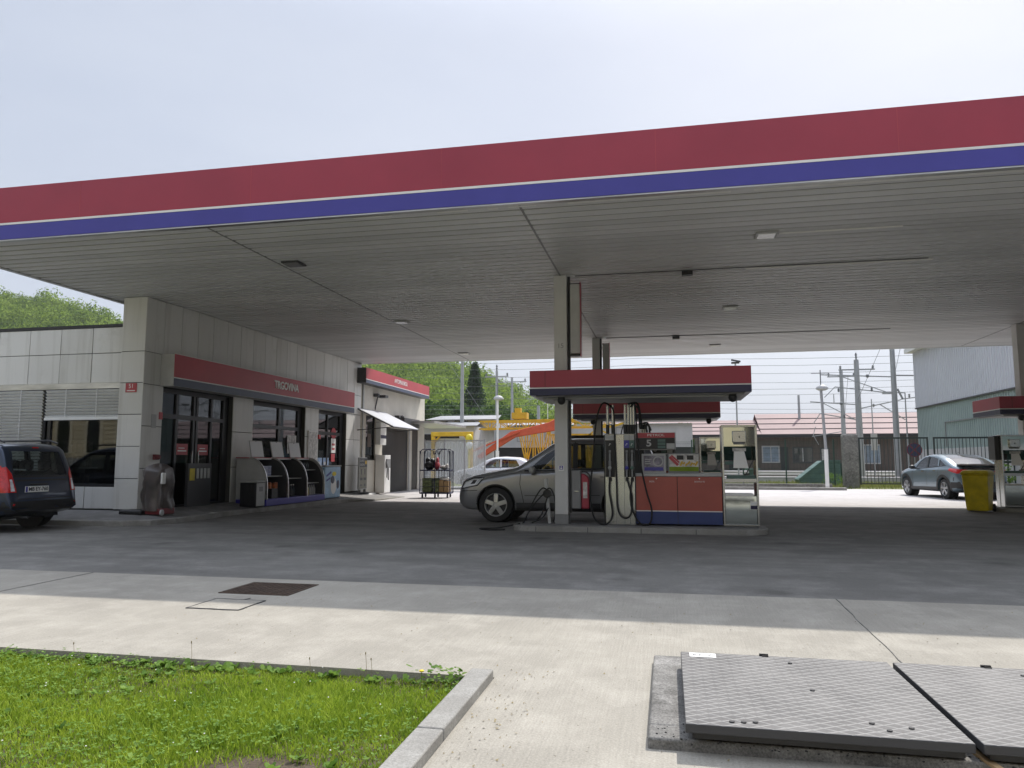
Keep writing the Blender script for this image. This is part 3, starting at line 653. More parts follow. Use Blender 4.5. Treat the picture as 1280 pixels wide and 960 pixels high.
# ------------------------------------------------------------------ wash building behind the shop
wb = thing('wash_building', 'cream rendered side building with a black roller door', 'building', (-11.1, 25.55, 0))
m = MB(); tiles(m, 'x', 0, .05, .5, 0.02, 3.0, 1, 4); m.box(-8, .0, 3.0, -.02, 7.4, 4.5).box(-8, 0, 0, -.02, .5, 3.0).box(-8, 1.5, 0, -.02, 2.2, 3.0).box(-8, .5, 0, -.02, 1.5, 1.3).box(-8, 2.2, 2.62, -.02, 5.2, 3.0).box(-8, 5.2, 0, -.02, 5.7, 3.0).box(-8, 6.5, 0, -.02, 7.4, 3.0).box(-8, 5.7, 2.7, -.02, 6.5, 3.0).box(-8, .02, .0, -6, 7.3, 3.0)
m.build('wall', 'render_wall', wb)
f = MB().box(-.12, .5, 1.3, -.06, 1.5, 1.36).box(-.12, .5, 2.94, -.06, 1.5, 3.0).box(-.12, .5, 1.36, -.06, .58, 2.94).box(-.12, 1.42, 1.36, -.06, 1.5, 2.94).build('window', 'frame_dark', wb); MB().box(-.1, .58, 1.36, -.09, 1.42, 2.94).build('pane', 'doorglass', f)
m = MB(); y = 2.2
while y < 5.19: m.box(-.1, y, .0, -.055, min(y + .1, 5.2), 2.62); y += .104
m.build('door', 'black', wb)
MB().box(-.1, 5.72, 0, -.05, 6.48, 2.7).build('side_door', 'black', wb)
MB().box(-.05, 5.25, .02, .02, 5.36, 3.0).build('downpipe', 'lightgrey', wb); MB().box(-.02, .12, .3, .04, .2, 4.5).build('downpipe', 'lightgrey', wb)
m = MB(); m.box(-.3, 4.2, 2.86, 1.5, 9.2, 2.96).build('flat_roof', 'alu', wb); m = MB(); m.box(.0, 3.3, 2.7, .5, 5.2, 3.05).build('lintel_shade', 'darkgrey', wb)
m = MB(); m.box(.015, .62, 1.8, .03, .95, 2.3).build('wall_plates', 'wood_dark', wb)
s2 = thing('wash_sign', 'faded red and blue sign board on the cream side building', 'sign', (-10.72, 25.1, 4.12))
MB().box(-.36, 0, 0, -.012, 7.3, .56).build('box', 'darkgrey', s2); MB().box(-.011, .0, .15, 0, 7.3, .56).build('red_panel', 'red_faded', s2); MB().box(-.011, 0, .125, .004, 7.3, .148).build('white_line', 'white', s2); MB().box(-.011, 0, 0, 0, 7.3, .123).build('blue_panel', 'bluegrey', s2)
text('AVTOPRALNICA', .24, 'white', s2, (.005, 3.6, .36), SIDE, ext=.004, sx=.85)
aw = thing('awning', 'pale sloping canvas awning over the side building window', 'awning', (-11.08, 25.2, 0))
MB().add([(0, 0, 3.18), (1.4, 0, 2.5), (1.4, 2.75, 2.5), (0, 2.75, 3.18), (0, 0, 3.21), (1.4, 0, 2.53), (1.4, 2.75, 2.53), (0, 2.75, 3.21)], [(0, 3, 2, 1), (4, 5, 6, 7), (0, 1, 5, 4), (1, 2, 6, 5), (2, 3, 7, 6), (3, 0, 4, 7)]).build('canvas', 'canvas', aw)
m = MB(); m.bar((0, .04, 2.4), (1.38, .04, 2.5), .03).bar((0, 2.7, 2.4), (1.38, 2.7, 2.5), .03).bar((0, .02, 3.165), (1.4, .02, 2.487), .03).bar((1.4, 0, 2.49), (1.4, 2.75, 2.49), .03).build('frame', 'darkgrey', aw)
fl = thing('flood_light', 'small double floodlight bracket on the cream side wall', 'lamp', (-11.12, 26.95, 3.75)); m = MB(); m.bar((0, 0, -.5), (0.1, 0, 0), .04).build('bracket', 'darkgrey', fl); m = MB(); m.box(.02, -.22, .0, .2, -.04, .12).box(.1, .06, -.02, .4, .36, .08).build('lamp_head', 'darkgrey', fl)
s = MB().box(-11.05, 28.9, 3.0, -10.85, 29.1, 3.15).ball((-10.9, 29.4, 3.1), .09, 10, 6).build('wall_camera', 'darkgrey'); tag(s, 'small dark security camera above the black roller door', 'camera')
s = thing('price_panel', 'white wall box with a dark blue band beside the black door', 'box', (-11.11, 27.05, 0)); MB().box(0, 0, 1.9, .2, .6, 2.75).build('box', 'white', s, bevel=.01); MB().box(.201, .02, 2.15, .204, .58, 2.28).build('band', 'navy', s)
s = thing('vacuum_station', 'white upright service box with a small screen beside the black door', 'vacuum machine', (-10.95, 27.0, .05)); MB().box(-.14, 0, 0, .25, .62, 1.45).build('cabinet', 'white', s, bevel=.015); MB().box(.251, .12, .95, .3, .5, 1.3).build('screen_box', 'grey', s, bevel=.01); MB().tube([(.27, .1, 1.2), (.4, .05, .9), (.38, .1, .5), (.28, .2, .6), (.26, .3, 1.0)], .022).build('hose', 'grey', s)
sb = thing('pavement_sign', 'olive grey advertising stand on a round black water base', 'sign', (-10.75, 25.0, .04))
MB().lathe([(0, 0), (.48, 0), (.52, .05), (.46, .11), (.2, .13), (0, .13)], 28).build('base', 'black', sb, smooth=40)
m = MB(); m.box(-.03, -.36, .22, .03, .36, 1.36).box(-.05, -.25, .1, .05, -.2, .24).box(-.05, .2, .1, .05, .25, .24).build('frame', 'lightgrey', sb, bevel=.008)
M['olive'] = mat('olive_poster', (.16, .15, .11), .4, var=.3, scale=4); MB().box(.031, -.33, .25, .034, .33, 1.33).build('poster', 'olive', sb); MB().box(.0345, -.33, 1.02, .036, .33, 1.33).build('dark_header', 'darkgrey', sb)
text('SLANO', .12, 'lightgrey', sb, (.037, -.12, 1.24), SIDE, ext=.001); text('SLADKO', .11, 'lightgrey', sb, (.037, -.1, 1.1), SIDE, ext=.001)
m = MB(); m.box(.0345, -.2, .75, .036, -.12, .95).box(.0345, .1, .75, .036, .18, .95).box(.0345, -.26, .55, .036, -.05, .64).box(.0345, .03, .55, .036, .26, .64).box(.0345, -.28, .36, .036, -.1, .4).box(.0345, .1, .33, .036, .2, .42).build('print', 'darkgrey', sb); MB().cyl((.0362, .22, 1.18), (.038, .22, 1.18), .07, n=12).build('emblem', 'yellow', sb)
# roll cage
tr = thing('roll_cage', 'dark blue wire roll cage loaded with goods beside the black door', 'trolley', (-8.45, 24.6, 0), R(4))
W, D = 1.05, .62; m = MB()
for x in (0, .53, W):
    for y in (0, D):
        m.tube([(x, y, .16), (x, y, 1.62)], .016, 6)
for y in (0, D):
    for a, b in ((0, .5), (.55, W)):
        m.tube([(a, y, 1.5), (a + .03, y, 1.62), (a + .1, y, 1.68), (b - .1, y, 1.68), (b - .03, y, 1.62), (b, y, 1.5)], .016, 6)
m.build('frame', 'navy', tr); m = MB()
for k in range(1, 10):
    x = W * k / 10
    m.tube([(x, D, .2), (x, D, 1.67)], .006, 5)
for k in range(1, 5):
    m.tube([(0, D * k / 5, .2), (0, D * k / 5, 1.6)], .006, 5); m.tube([(W, D * k / 5, .2), (W, D * k / 5, 1.6)], .006, 5)
for z in (.4, .62): m.tube([(0, -.01, z), (W, -.01, z)], .008, 5)
m.build('wire_sides', 'navy', tr); MB().box(0, 0, .14, W, D, .19).build('floor', 'navy', tr); MB().box(0, 0, .93, W, D, .97).build('shelf', 'navy', tr)
for x in (.08, .53, W - .08):
    for y in (.08, D - .08): MB().cyl((x - .02, y, .065), (x + .02, y, .065), .06, n=12).box(x - .025, y - .02, .06, x + .025, y + .02, .15).build('caster', 'rubber', tr)
tx, ty = -8.45, 24.6
def goods(name, label, cat, mb, m, loc, group=None, **k):
    o = mb.build(name, m, **k); o.location = loc; return tag(o, label, cat, group)
M['crate_green'] = mat('dark_green_crate', (.03, .05, .03), .5, var=.6, scale=12, c2=(.16, .2, .08))
lab = ['bottom', 'middle', 'top']
for k in range(3):
    for c, (x, wd) in enumerate(((.06, .34), (.47, .18))):
        goods('bottle_crate', f'{lab[k]} dark green crate in the {"left" if c == 0 else "narrow middle"} stack low in the roll cage', 'crate', MB().box(0, 0, 0, wd, .4, .155), 'crate_green', (tx + x, ty + .1, .2 + k * .162), 'dark green crates in the roll cage', bevel=.012)
goods('carton', 'brown carton on the left low in the roll cage', 'box', MB().box(0, 0, 0, .16, .4, .42), 'cardboard', (tx + .67, ty + .1, .2), bevel=.006)
goods('carton', 'leaning brown carton on the right low in the roll cage', 'box', MB().box(0, 0, 0, .15, .35, .38), 'cardboard', (tx + .85, ty + .1, .2), bevel=.006)
goods('bag', 'white crumpled bag lying on the brown cartons in the roll cage', 'bag', MB().ball((0, 0, 0), (.2, .2, .07), 12, 7), 'white', (tx + .82, ty + .3, .66), smooth=60)
goods('bag', 'black lumpy bag on the upper shelf of the roll cage', 'bag', MB().ball((0, 0, 0), (.19, .2, .17), 12, 7).ball((-.06, 0, .16), (.1, .1, .12), 10, 6).ball((.1, .02, .12), (.1, .12, .13), 10, 6), 'black', (tx + .26, ty + .3, 1.12), smooth=60)
goods('bag', 'red and white bag in the middle of the roll cage upper shelf', 'bag', MB().ball((0, 0, 0), (.1, .15, .16), 10, 6).ball((.02, 0, .15), (.05, .1, .14), 10, 6), 'red_faded', (tx + .53, ty + .3, 1.12), smooth=60)
goods('bag', 'small pale bag with dark stripes on the right of the upper shelf', 'bag', MB().ball((0, 0, 0), (.17, .15, .08), 10, 6).ball((.1, 0, .06), (.06, .1, .07), 10, 6), 'poster_pale', (tx + .8, ty + .3, 1.05), smooth=60)
# translucent screen beside the wash
sc = thing('wash_screen', 'translucent ribbed plastic screen with thin steel posts', 'screen', (-10.35, 30.75, 0)); 
for k in range(4): MB().box(k * .9 - .025, -.03, 0, k * .9 + .025, .03, 2.2).build('post', 'pole_grey', sc)
for k in range(3):
    p = MB(); n = 24
    for i in range(n):
        a, b = k * .9 + .026 + i * .848 / n, k * .9 + .026 + (i + 1) * .848 / n
        p.quad((a, .012 * (i % 2), .12), (b, .012 * ((i + 1) % 2), .12), (b, .012 * ((i + 1) % 2), 2.12), (a, .012 * (i % 2), 2.12))
    p.build('panel', 'frosted', sc, fix=False)
MB().box(.02, -.02, 2.13, 2.7, .02, 2.17).build('rail', 'pole_grey', sc); MB().box(.02, -.02, .05, 2.7, .02, .11).build('rail', 'pole_grey', sc)

# ------------------------------------------------------------------ goods rack and things along the shop wall
RKY = 17.42
rk = thing('display_rack', 'curved pale grey outdoor rack with three open bays and a blue plinth', 'display rack', (-10.98, RKY, .2))
def arc(d, h, n=10): return [(d * .42 + d * .58 * math.sin(math.pi / 2 * i / n), h - h * .62 * (1 - math.cos(math.pi / 2 * i / n))) for i in range(n + 1)]
side = [(0, 0), (0, 1.14)] + arc(.86, 1.14) + [(.86, 0)]
K = .795; YY = [0, 1.36 * K, 2.72 * K, 4.08 * K]
MB().prism(side, 'y', -.03, .03).build('end_panel', 'lightgrey', rk, bevel=.008); 
for y in YY[1:]: MB().prism(side, 'y', y - .02, y + .02).build('partition' if y < 3 else 'end_panel', 'darkgrey' if y < 3 else 'lightgrey', rk, bevel=.008)
inner = [(.035, .1), (.035, 1.1)] + [(a_ - .02, b_ - .04) for a_, b_ in arc(.86, 1.14)] + [(.84, .1)]
MB().prism(inner, 'y', .031, .036).build('inner_lining', 'darkgrey', rk); MB().prism(inner, 'y', 4.05 * K, 4.05 * K + .005).build('inner_lining', 'darkgrey', rk)
a = arc(.86, 1.14)
for y in YY:
    m = MB()
    for p, q in zip(a, a[1:]): m.bar((p[0], y, p[1]), (q[0], y, q[1]), .075, .03, up=(0, 1, 0))
    m.bar((.865, y, .08), (.865, y, a[-1][1]), .075, .03, up=(0, 1, 0)); m.build('edge_strip', 'alu', rk)
MB().box(0, .03, .0, .03, 4.06 * K, 1.12).build('back', 'darkgrey', rk); MB().box(0, .03, 1.115, .37, 4.06 * K, 1.145).build('top', 'white', rk); MB().box(.0, -.06, 1.147, .34, 4.1 * K, 1.17).build('red_top_edge', 'red_faded', rk)
MB().box(.02, -.04, -.08, .9, 4.12 * K, .09).build('plinth', 'blue', rk, bevel=.015)
for y0, zz in ((0, (.66,)), (1.36, (.58,)), (2.72, (.42, .8))):
    for z in zz: MB().box(.03, y0 * K + .03, z, .72 if z < .7 else .6, (y0 + 1.32) * K, z + .02).build('shelf', 'lightgrey', rk)
rx, ry, rz = -10.98, RKY, .2
def bottle(h, r): return MB().lathe([(0, 0), (r, 0), (r, h * .6), (r * .45, h * .78), (r * .4, h * .95), (0, h * .95)], 10)
def put(mb, name, label, cat, m, y, x, z, group, lidc=None, h=.3, r=.04):
    o = mb.build(name, m, smooth=50); o.location = (rx + x, ry + y * K, rz + z); tag(o, label, cat, group)
    if lidc: MB().cyl((0, 0, h * .955), (0, 0, h * 1.04), r * .45, n=8).build('cap', lidc, o)
M['b_red'] = mat('red_plastic', (.28, .03, .03), .4, var=.3); M['b_yel'] = mat('pale_yellow_plastic', (.45, .4, .12), .4, var=.3); M['b_dark'] = mat('dark_bottle', (.03, .04, .05), .25, var=.3); M['b_blue'] = mat('blue_pack', (.05, .08, .35), .4, var=.5, scale=8, c2=(.4, .42, .5)); M['fire'] = mat('orange_wrap', (.28, .05, .02), .4, var=.9, scale=10, c2=(.5, .16, .06))
for i in range(5): put(bottle(.32, .045), 'bottle', 'dark red bottle on the floor of the middle rack bay', 'bottle', 'b_red', 1.5 + i * .13, .58, .09, 'dark red bottles in the middle rack bay', 'white', .32, .045)
for i in range(2): put(bottle(.32, .045), 'bottle', 'white topped dark bottle at the right on the floor of the middle rack bay', 'bottle', 'b_dark', 2.22 + i * .16, .6, .09, 'white topped dark bottles in the middle rack bay', 'white', .32, .045)
for i in range(4): put(bottle(.3, .05), 'bottle', 'pale yellow bottle on the floor of the right rack bay', 'bottle', 'b_yel', 2.86 + i * .17, .62, .09, 'pale yellow bottles in the right rack bay', 'b_red', .3, .05)
for i in range(3): put(bottle(.3, .05), 'bottle', 'grey blue bottle on the floor of the right rack bay', 'bottle', 'lightgrey', 3.56 + i * .16, .62, .09, 'grey blue bottles in the right rack bay', 'navy', .3, .05)
put(bottle(.3, .06), 'bottle', 'single pale bottle alone on the middle shelf of the right rack bay', 'bottle', 'lightgrey', 3.3, .5, .44, None, 'white', .3, .06)
for i in range(7): put(bottle(.24, .04), 'bottle', 'dark green bottle on the top shelf of the right rack bay', 'bottle', 'b_dark', 2.85 + i * .15, .45, .82, 'dark green bottles on the rack top shelf', None)
for i in range(3): put(MB().box(0, 0, 0, .3, .42, .085), 'pack', ['bottom', 'middle', 'top'][i] + ' blue and white pack in the stack on the left bay shelf', 'pack', 'b_blue', .32, .3, .68 + i * .09, 'blue and white packs in the left rack bay')
for i in range(6):
    o = MB().box(-.04, -.08, 0, .04, .08, .42).build('firewood_bag', 'fire', bevel=.02); o.location = (rx + .5 + .1 * (i % 2), ry + .14 + i * .15, rz + .09); o.rotation_euler = (random.uniform(-.18, .18), random.uniform(-.1, .1), random.uniform(-.4, .4)); tag(o, 'orange red bag standing on the floor of the left rack bay', 'bag', 'orange red bags in the left rack bay')
put(MB().box(0, 0, 0, .2, .3, .26), 'box', 'black box at the front of the left rack bay floor', 'box', 'black', .6, .55, .09, None)
for k, y in enumerate((.62, 1.95, 3.2)):
    t = thing('tilted_board', ['left', 'middle', 'right'][k] + ' one of three tilted white boards on top of the rack', 'board', (rx + .3, ry + y * K, rz + 1.17), R(-18), 'white boards on the rack top')
    o = MB().box(-.012, -.22, 0, .0, .22, .46).build('board', 'lightgrey', t, bevel=.006); o.rotation_euler = (0, R(-14), 0)
    o2 = MB().box(.001, -.2, .02, .006, .2, .44).build('sheet', 'board_white', t); o2.rotation_euler = (0, R(-14), 0)
    MB().bar((-.1, 0, .43), (-.25, 0, 0), .02).build('prop', 'darkgrey', t)
M['paleblue'] = mat('pale_blue', (.30, .46, .62), .4, var=.25, scale=4)
fz = thing('freezer', 'light blue ice cream chest freezer at the right end of the rack', 'freezer', (-10.95, RKY + 3.3, .1))
MB().box(0, 0, .05, .84, 1.1, 1.0).build('cabinet', 'paleblue', fz, bevel=.03); MB().box(-.01, -.01, 1.002, .86, 1.11, 1.04).build('lid', 'lightgrey', fz, bevel=.01); MB().box(.03, .03, 0, .8, 1.07, .05).build('foot', 'black', fz)
m = MB(); m.ball((.842, .6, .42), (.006, .2, .26), 12, 8); m.build('white_splash', 'white', fz, smooth=60); m = MB(); m.bar((.845, .1, .72), (.845, .42, .84), .004, .06).bar((.845, .1, .58), (.845, .36, .66), .004, .05); m.build('blue_strokes', 'blue', fz)
m = MB(); m.ball((.847, .62, .78), (.006, .15, .07), 10, 6); m.build('yellow_shape', 'bin_yellow', fz, smooth=60); m = MB(); m.ball((.846, .52, .6), (.006, .14, .12), 10, 6).ball((.846, .9, .45), (.006, .1, .14), 10, 6); m.build('dark_shape', 'navy', fz, smooth=60)
bn = thing('litter_bin', 'dark ribbed litter bin with a pale front panel beside the rack', 'bin', (-10.55, RKY - .5, .13))
m = MB(); m.box(0, 0, 0, .44, .42, .6)
for i in range(7): m.box(.02 + i * .06, -.014, .03, .055 + i * .06, -.001, .58)
m.build('body', 'black', bn, bevel=.01); MB().box(.441, .02, .02, .455, .40, .59).build('front_panel', 'lightgrey', bn, bevel=.005); MB().box(-.02, -.02, .602, .47, .44, .65).build('hood', 'lightgrey', bn, bevel=.02); MB().box(.456, .12, .38, .458, .30, .5).build('label_plate', 'grey', bn)
m = thing('service_board', 'low grey panel with a row of hanging gloves beside the entrance', 'board', (-11.0, 16.05, .2)); MB().box(-.05, -.62, .0, .02, .28, 1.02).build('board', 'darkgrey', m); MB().box(.021, -.56, .62, .03, -.38, .9).build('yellow_note', 'bin_yellow', m)
for i in range(4): MB().box(.021, -.32 + i * .14, .66, .05, -.24 + i * .14, .9).build('glove', 'lightgrey', m, bevel=.01)
# covered cart by the pillar
ct = thing('covered_cart', 'cart under a crumpled brown grey tarpaulin beside the entrance', 'cart', (-10.55, 13.85, .15)); ct.scale = (.74, .8, .9)
def tarp():
    bm = bmesh.new(); n = 40; mm = 30; rows = []
    for j in range(mm + 1):
        t = j / mm; row = []
        for i in range(n):
            a = 2 * math.pi * i / n; c, s_ = math.cos(a), math.sin(a)
            pw = .45; x = .33 * math.copysign(abs(c) ** pw, c); y = .29 * math.copysign(abs(s_) ** pw, s_)
            if t < .75: z = t / .75 * .95; k = 1 + .09 * (1.15 - t) * math.sin(a * 8 + 2.2 * math.sin(z * 5)) + .05 * math.sin(a * 3 - z * 9) + .03 * math.sin(a * 15 + z * 14)
            else: q = (t - .75) / .25; z = .95 + .12 * math.sin(q * math.pi / 2) + .03 * math.sin(a * 2 + 1); k = 1 - q * .98
            row.append(bm.verts.new((x * k + .02 * math.sin(z * 11 + a * 2), y * k, z + .1)))
        rows.append(row)
    for j in range(mm):
        for i in range(n): bm.faces.new((rows[j][i], rows[j][(i + 1) % n], rows[j + 1][(i + 1) % n], rows[j + 1][i]))
    me = bpy.data.meshes.new('tarp'); bm.to_mesh(me); bm.free(); me.materials.append(M['tarp']); me.polygons.foreach_set('use_smooth', [True] * len(me.polygons))
    o = bpy.data.objects.new('tarpaulin', me); col.objects.link(o); o.parent = ct
tarp()
MB().box(-.2, -.26, .02, .36, .26, .16).build('red_base', 'deep_red', ct, bevel=.02); MB().cyl((.36, -.28, .07), (.4, -.28, .07), .07, n=14).build('caster', 'lightgrey', ct); MB().box(.3, -.3, .72, .37, -.16, .98).build('handle_block', 'white', ct, bevel=.02)
s = MB().box(-.27, -.2, 0, .27, .2, .1).build('floor_tray', 'black', bevel=.03); s.location = (-10.95, 13.72, .16); tag(s, 'flat black tray on the pavement at the foot of the corner pillar', 'tray')
s = MB().add([(-10.16, 15.2, .112), (-10.12, 15.0, .112), (-9.99, 15.0, .112), (-10.03, 15.22, .112)], [(0, 1, 2, 3)]).build('paper_scrap', 'white'); tag(s, 'white paper scrap lying on the pavement kerb', 'paper')

# ------------------------------------------------------------------ pump islands
def island(x0, x1, y0, y1, label):
    n = 10; r = (y1 - y0) / 2; cy = (y0 + y1) / 2; rr = .45
    def outline(d):
        pts = []
        for cx, cyy, a0 in ((x1 - rr, y1 - rr, 0), (x0 + rr, y1 - rr, 90), (x0 + rr, y0 + rr, 180), (x1 - rr, y0 + rr, 270)):
            for i in range(7): a = R(a0 + i * 15); pts.append((cx + (rr - d) * math.cos(a), cyy + (rr - d) * math.sin(a)))
        return pts
    o = thing('pump_island', label, 'island', (0, 0, 0), 0, 'raised pump islands')
    MB().prism(outline(0), 'z', -.1, .09).build('kerb_ring', 'kerb', o, bevel=.02); MB().prism(outline(.16), 'z', .0, .1).build('deck', 'pave', o)
    m = MB(); x = x0 + .5
    while x < x1 - .4: m.box(x, y0 - .003, -.01, x + .012, y0 + .02, .085); x += .95
    m.build('kerb_joint', 'darkgrey', o)
island(-2.9, 1.72, 13.5, 14.78, 'raised pump island in front of the grey car'); island(-2.9, 1.8, 21.1, 22.3, 'raised pump island behind the grey car'); island(8.15, 13.2, 20.75, 22.2, 'raised pump island at the right picture edge')
def pump_canopy(x0, x1, y0, y1, label):
    t = thing('pump_canopy', label, 'canopy', ((x0 + x1) / 2, y0, 2.45), 0, 'small red and blue canopies over the pump islands'); w = (x1 - x0) / 2; d = y1 - y0
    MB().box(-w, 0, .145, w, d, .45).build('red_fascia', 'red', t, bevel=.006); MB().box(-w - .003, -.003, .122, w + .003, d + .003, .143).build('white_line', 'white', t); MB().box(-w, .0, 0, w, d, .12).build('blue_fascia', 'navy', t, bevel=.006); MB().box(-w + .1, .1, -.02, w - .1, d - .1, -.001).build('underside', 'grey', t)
    for x in (-w + .55, w - .3): MB().ball((x, .2, -.08), (.075, .075, .08), 12, 8).box(x - .06, .14, -.035, x + .06, .26, -.021).build('camera', 'black', t, smooth=50)
    m = MB(); m.box(-w + .2, .3, -.045, w - .3, .36, -.021); m.build('lamp_strip', 'lightgrey', t); m = MB(); m.box(-w + .28, -.0025, .146, -w + .288, -.0005, .449).build('panel_joint', 'black', t)
    return t
pump_canopy(-2.42, 1.42, 13.05, 15.0, 'long red and blue pump canopy in front, at the first column'); pump_canopy(-2.6, 1.42, 20.7, 22.5, 'darker red and blue pump canopy seen behind and below the first'); pump_canopy(8.22, 12.6, 20.7, 22.4, 'red and blue pump canopy cut by the right picture edge')
def nozzle(mb, x, y, z):
    mb.box(x - .022, y - .075, z - .02, x + .022, y - .005, z + .16); mb.bar((x, y - .05, z + .14), (x, y - .02, z + .3), .03); mb.bar((x, y - .07, z - .02), (x, y - .09, z - .14), .028); mb.bar((x, y - .08, z + .1), (x, y - .1, z - .02), .012)
def pump(loc, label):
    p = thing('fuel_pump', label, 'fuel pump', loc)
    MB().box(-.92, .01, 0, -.36, .62, 1.68).build('hose_tower', 'steel', p, bevel=.012)
    m = MB(); m.box(-.362, .05, .0, -.34, .6, .9).box(-.93, -.006, 0, -.925, .6, 1.66).box(-.716, .004, 0, -.712, .009, 1.67).box(-.562, .004, 0, -.557, .009, 1.67).box(-.462, .004, 0, -.457, .009, 1.67); m.build('seams', 'darkgrey', p)
    for x0, x1, mm in ((-.905, -.73, 'black'), (-.555, -.462, 'blue'), (-.455, -.365, 'green_metal')):
        b = MB().box(x0, -.012, .88, x1, .009, 1.55).build('nozzle_bay', 'black', p, bevel=.006)
        MB().box(x0, -.016, 1.42, x1, -.0125, 1.56).build('grade_panel', mm, b); MB().box(x0, -.017, 1.565, x1, .0, 1.66).build('grade_plate', 'lightgrey', b)
        c = (x0 + x1) / 2; q = MB(); q.tube([(c - .015, -.018, 1.46), (c, -.018, 1.5), (c + .02, -.018, 1.49)], .006, 5); q.build('mark', 'white', b)
        q = MB(); nozzle(q, c, -.012, 1.02); q.box(c - .02, -.03, 1.33, c + .02, -.013, 1.38); q.build('nozzle', 'grey', b, bevel=.005)
        q = MB(); q.ball((c, -.1, 1.05), (.035, .02, .035), 10, 6); q.build('nozzle_guard', {'black': 'lightgrey', 'blue': 'blue', 'green_metal': 'green_metal'}[mm], b, smooth=50)
        q = MB(); q.box(c - .03, -.03, .8, c + .03, -.013, .87); q.build('holder', 'darkgrey', b)
    m = MB()
    for k in range(3): m.cyl((-.645, .004, 1.5 + k * .04), (-.645, .0085, 1.5 + k * .04), .007, n=8)
    m.build('buttons', 'black', p)
    for x in (-.87, -.77, -.54, -.48, -.43, -.38):
        q = MB().cyl((x, .2, 1.681), (x, .2, 2.24), .026, n=10).build('mast', 'steel', p, smooth=40); MB().cyl((x, .2, 1.69), (x, .2, 1.86), .034, n=10).build('boot', 'black', q, smooth=40)
    def hose(pts, r=.016):
        # smooth the polyline
        P = [Vector(a) for a in pts]; out = []
        for i in range(len(P) - 1):
            p0, p1, p2, p3 = P[max(i - 1, 0)], P[i], P[i + 1], P[min(i + 2, len(P) - 1)]
            for k in range(8):
                t = k / 8; out.append(.5 * ((2 * p1) + (p2 - p0) * t + (2 * p0 - 5 * p1 + 4 * p2 - p3) * t * t + (3 * p1 - p0 - 3 * p2 + p3) * t ** 3))
        out.append(P[-1]); return MB().tube(out, r, 8).build('hose', 'rubber', p, smooth=60)
    hose([(-.80, .18, 2.22), (-.95, .0, 2.25), (-1.06, -.1, 1.9), (-1.12, -.14, 1.2), (-1.18, -.16, .55), (-1.1, -.15, .12), (-.9, -.14, .02), (-.78, -.12, .2), (-.83, -.1, .6), (-.82, -.1, .88)])
    hose([(-.82, .18, 2.2), (-.74, -.02, 2.1), (-.72, -.06, 1.5), (-.7, -.08, .8), (-.68, -.1, .3), (-.58, -.11, .14), (-.45, -.11, .2), (-.42, -.1, .5), (-.48, -.1, .75), (-.51, -.1, .88)])
    hose([(-.43, .18, 2.2), (-.34, -.02, 2.2), (-.31, -.06, 1.6), (-.25, -.1, 1.1), (-.15, -.12, .6), (-.07, -.1, .3), (-.1, -.12, .06), (-.25, -.12, .03), (-.38, -.12, .2), (-.45, -.11, .5), (-.41, -.1, .88)])
    hose([(-.48, .2, 2.25), (-.3, .15, 2.25), (-.24, .1, 1.95), (-.2, .1, 1.78), (-.12, .12, 1.86), (-.06, .14, 1.74)], .02); hose([(-.42, .24, 2.25), (-.28, .2, 2.15), (-.26, .16, 1.8), (-.18, .18, 1.84), (-.13, .18, 1.72)], .02)
    # price head
    h = MB().box(-.35, .02, 1.38, .385, .5, 1.7).build('price_head', 'lightgrey', p, bevel=.01)
    MB().box(-.335, .006, 1.395, .37, .019, 1.60).build('display', 'black', h); MB().box(-.335, .004, 1.603, .37, .019, 1.695).build('red_header', 'red_faded', h)
    text('PETROL', .06, 'white', h, (.03, .003, 1.65), FRONT, ext=.001, sx=1.5); text('5', .17, 'lightgrey', h, (-.1, .004, 1.5), FRONT, 'digit', ext=.001, bold=.004, sx=1.2)
    m = MB(); m.box(.06, .003, 1.53, .2, .006, 1.575).box(.06, .003, 1.41, .2, .006, 1.455).box(.06, .003, 1.468, .2, .006, 1.516).build('price_rows', 'green_metal', h); MB().box(.22, .003, 1.40, .365, .006, 1.5).build('info_plate', 'lightgrey', h)
    MB().box(-.36, .3, .95, -.2, .5, 1.38).build('head_support', 'darkgrey', p); MB().box(.33, .3, .95, .37, .5, 1.38).build('head_support', 'darkgrey', p)
    # counter and cabinet
    MB().box(-.355, .0, .895, 1.19, .62, .95).build('counter', 'lightgrey', p, bevel=.008)
    cb = MB().box(-.35, .03, .03, 1.185, .6, .894).build('cabinet', 'darkgrey', p)
    for x0, x1, tx_ in ((-.348, .392, 'DIZEL'), (.402, 1.183, 'EKSTRA 95')):
        d = MB().box(x0, .008, .275, x1, .029, .89).build('cabinet_door', 'red_door', p, bevel=.004)
        text(tx_, .038, 'white', d, ((x0 + x1) / 2 - (.08 if x0 < 0 else 0), .007, .80), FRONT, ext=.001); MB().cyl(((x0 + x1) / 2, .003, .855), ((x0 + x1) / 2, .008, .855), .012, n=10).build('lock', 'steel', d)
        MB().box(x0, .006, .258, x1, .029, .274).build('white_line', 'white', p); MB().box(x0, .009, .035, x1, .029, .257).build('blue_base', 'navy' if 0 else 'bluepump', p)
    # posters on the counter
    q = MB().box(-.24, .1, .951, .2, .15, 1.31).build('poster_frame', 'lightgrey', p, bevel=.006); MB().box(-.205, .09, .985, .165, .099, 1.275).build('sheet', 'poster_mix', q)
    m = MB()
    for k in range(24):
        a = 2 * math.pi * k / 24; b = 2 * math.pi * (k + 1) / 24
        m.bar((.06 + .085 * math.cos(a), .086, 1.17 + .085 * math.sin(a)), (.06 + .085 * math.cos(b), .086, 1.17 + .085 * math.sin(b)), .022, .004, up=(0, 1, 0))
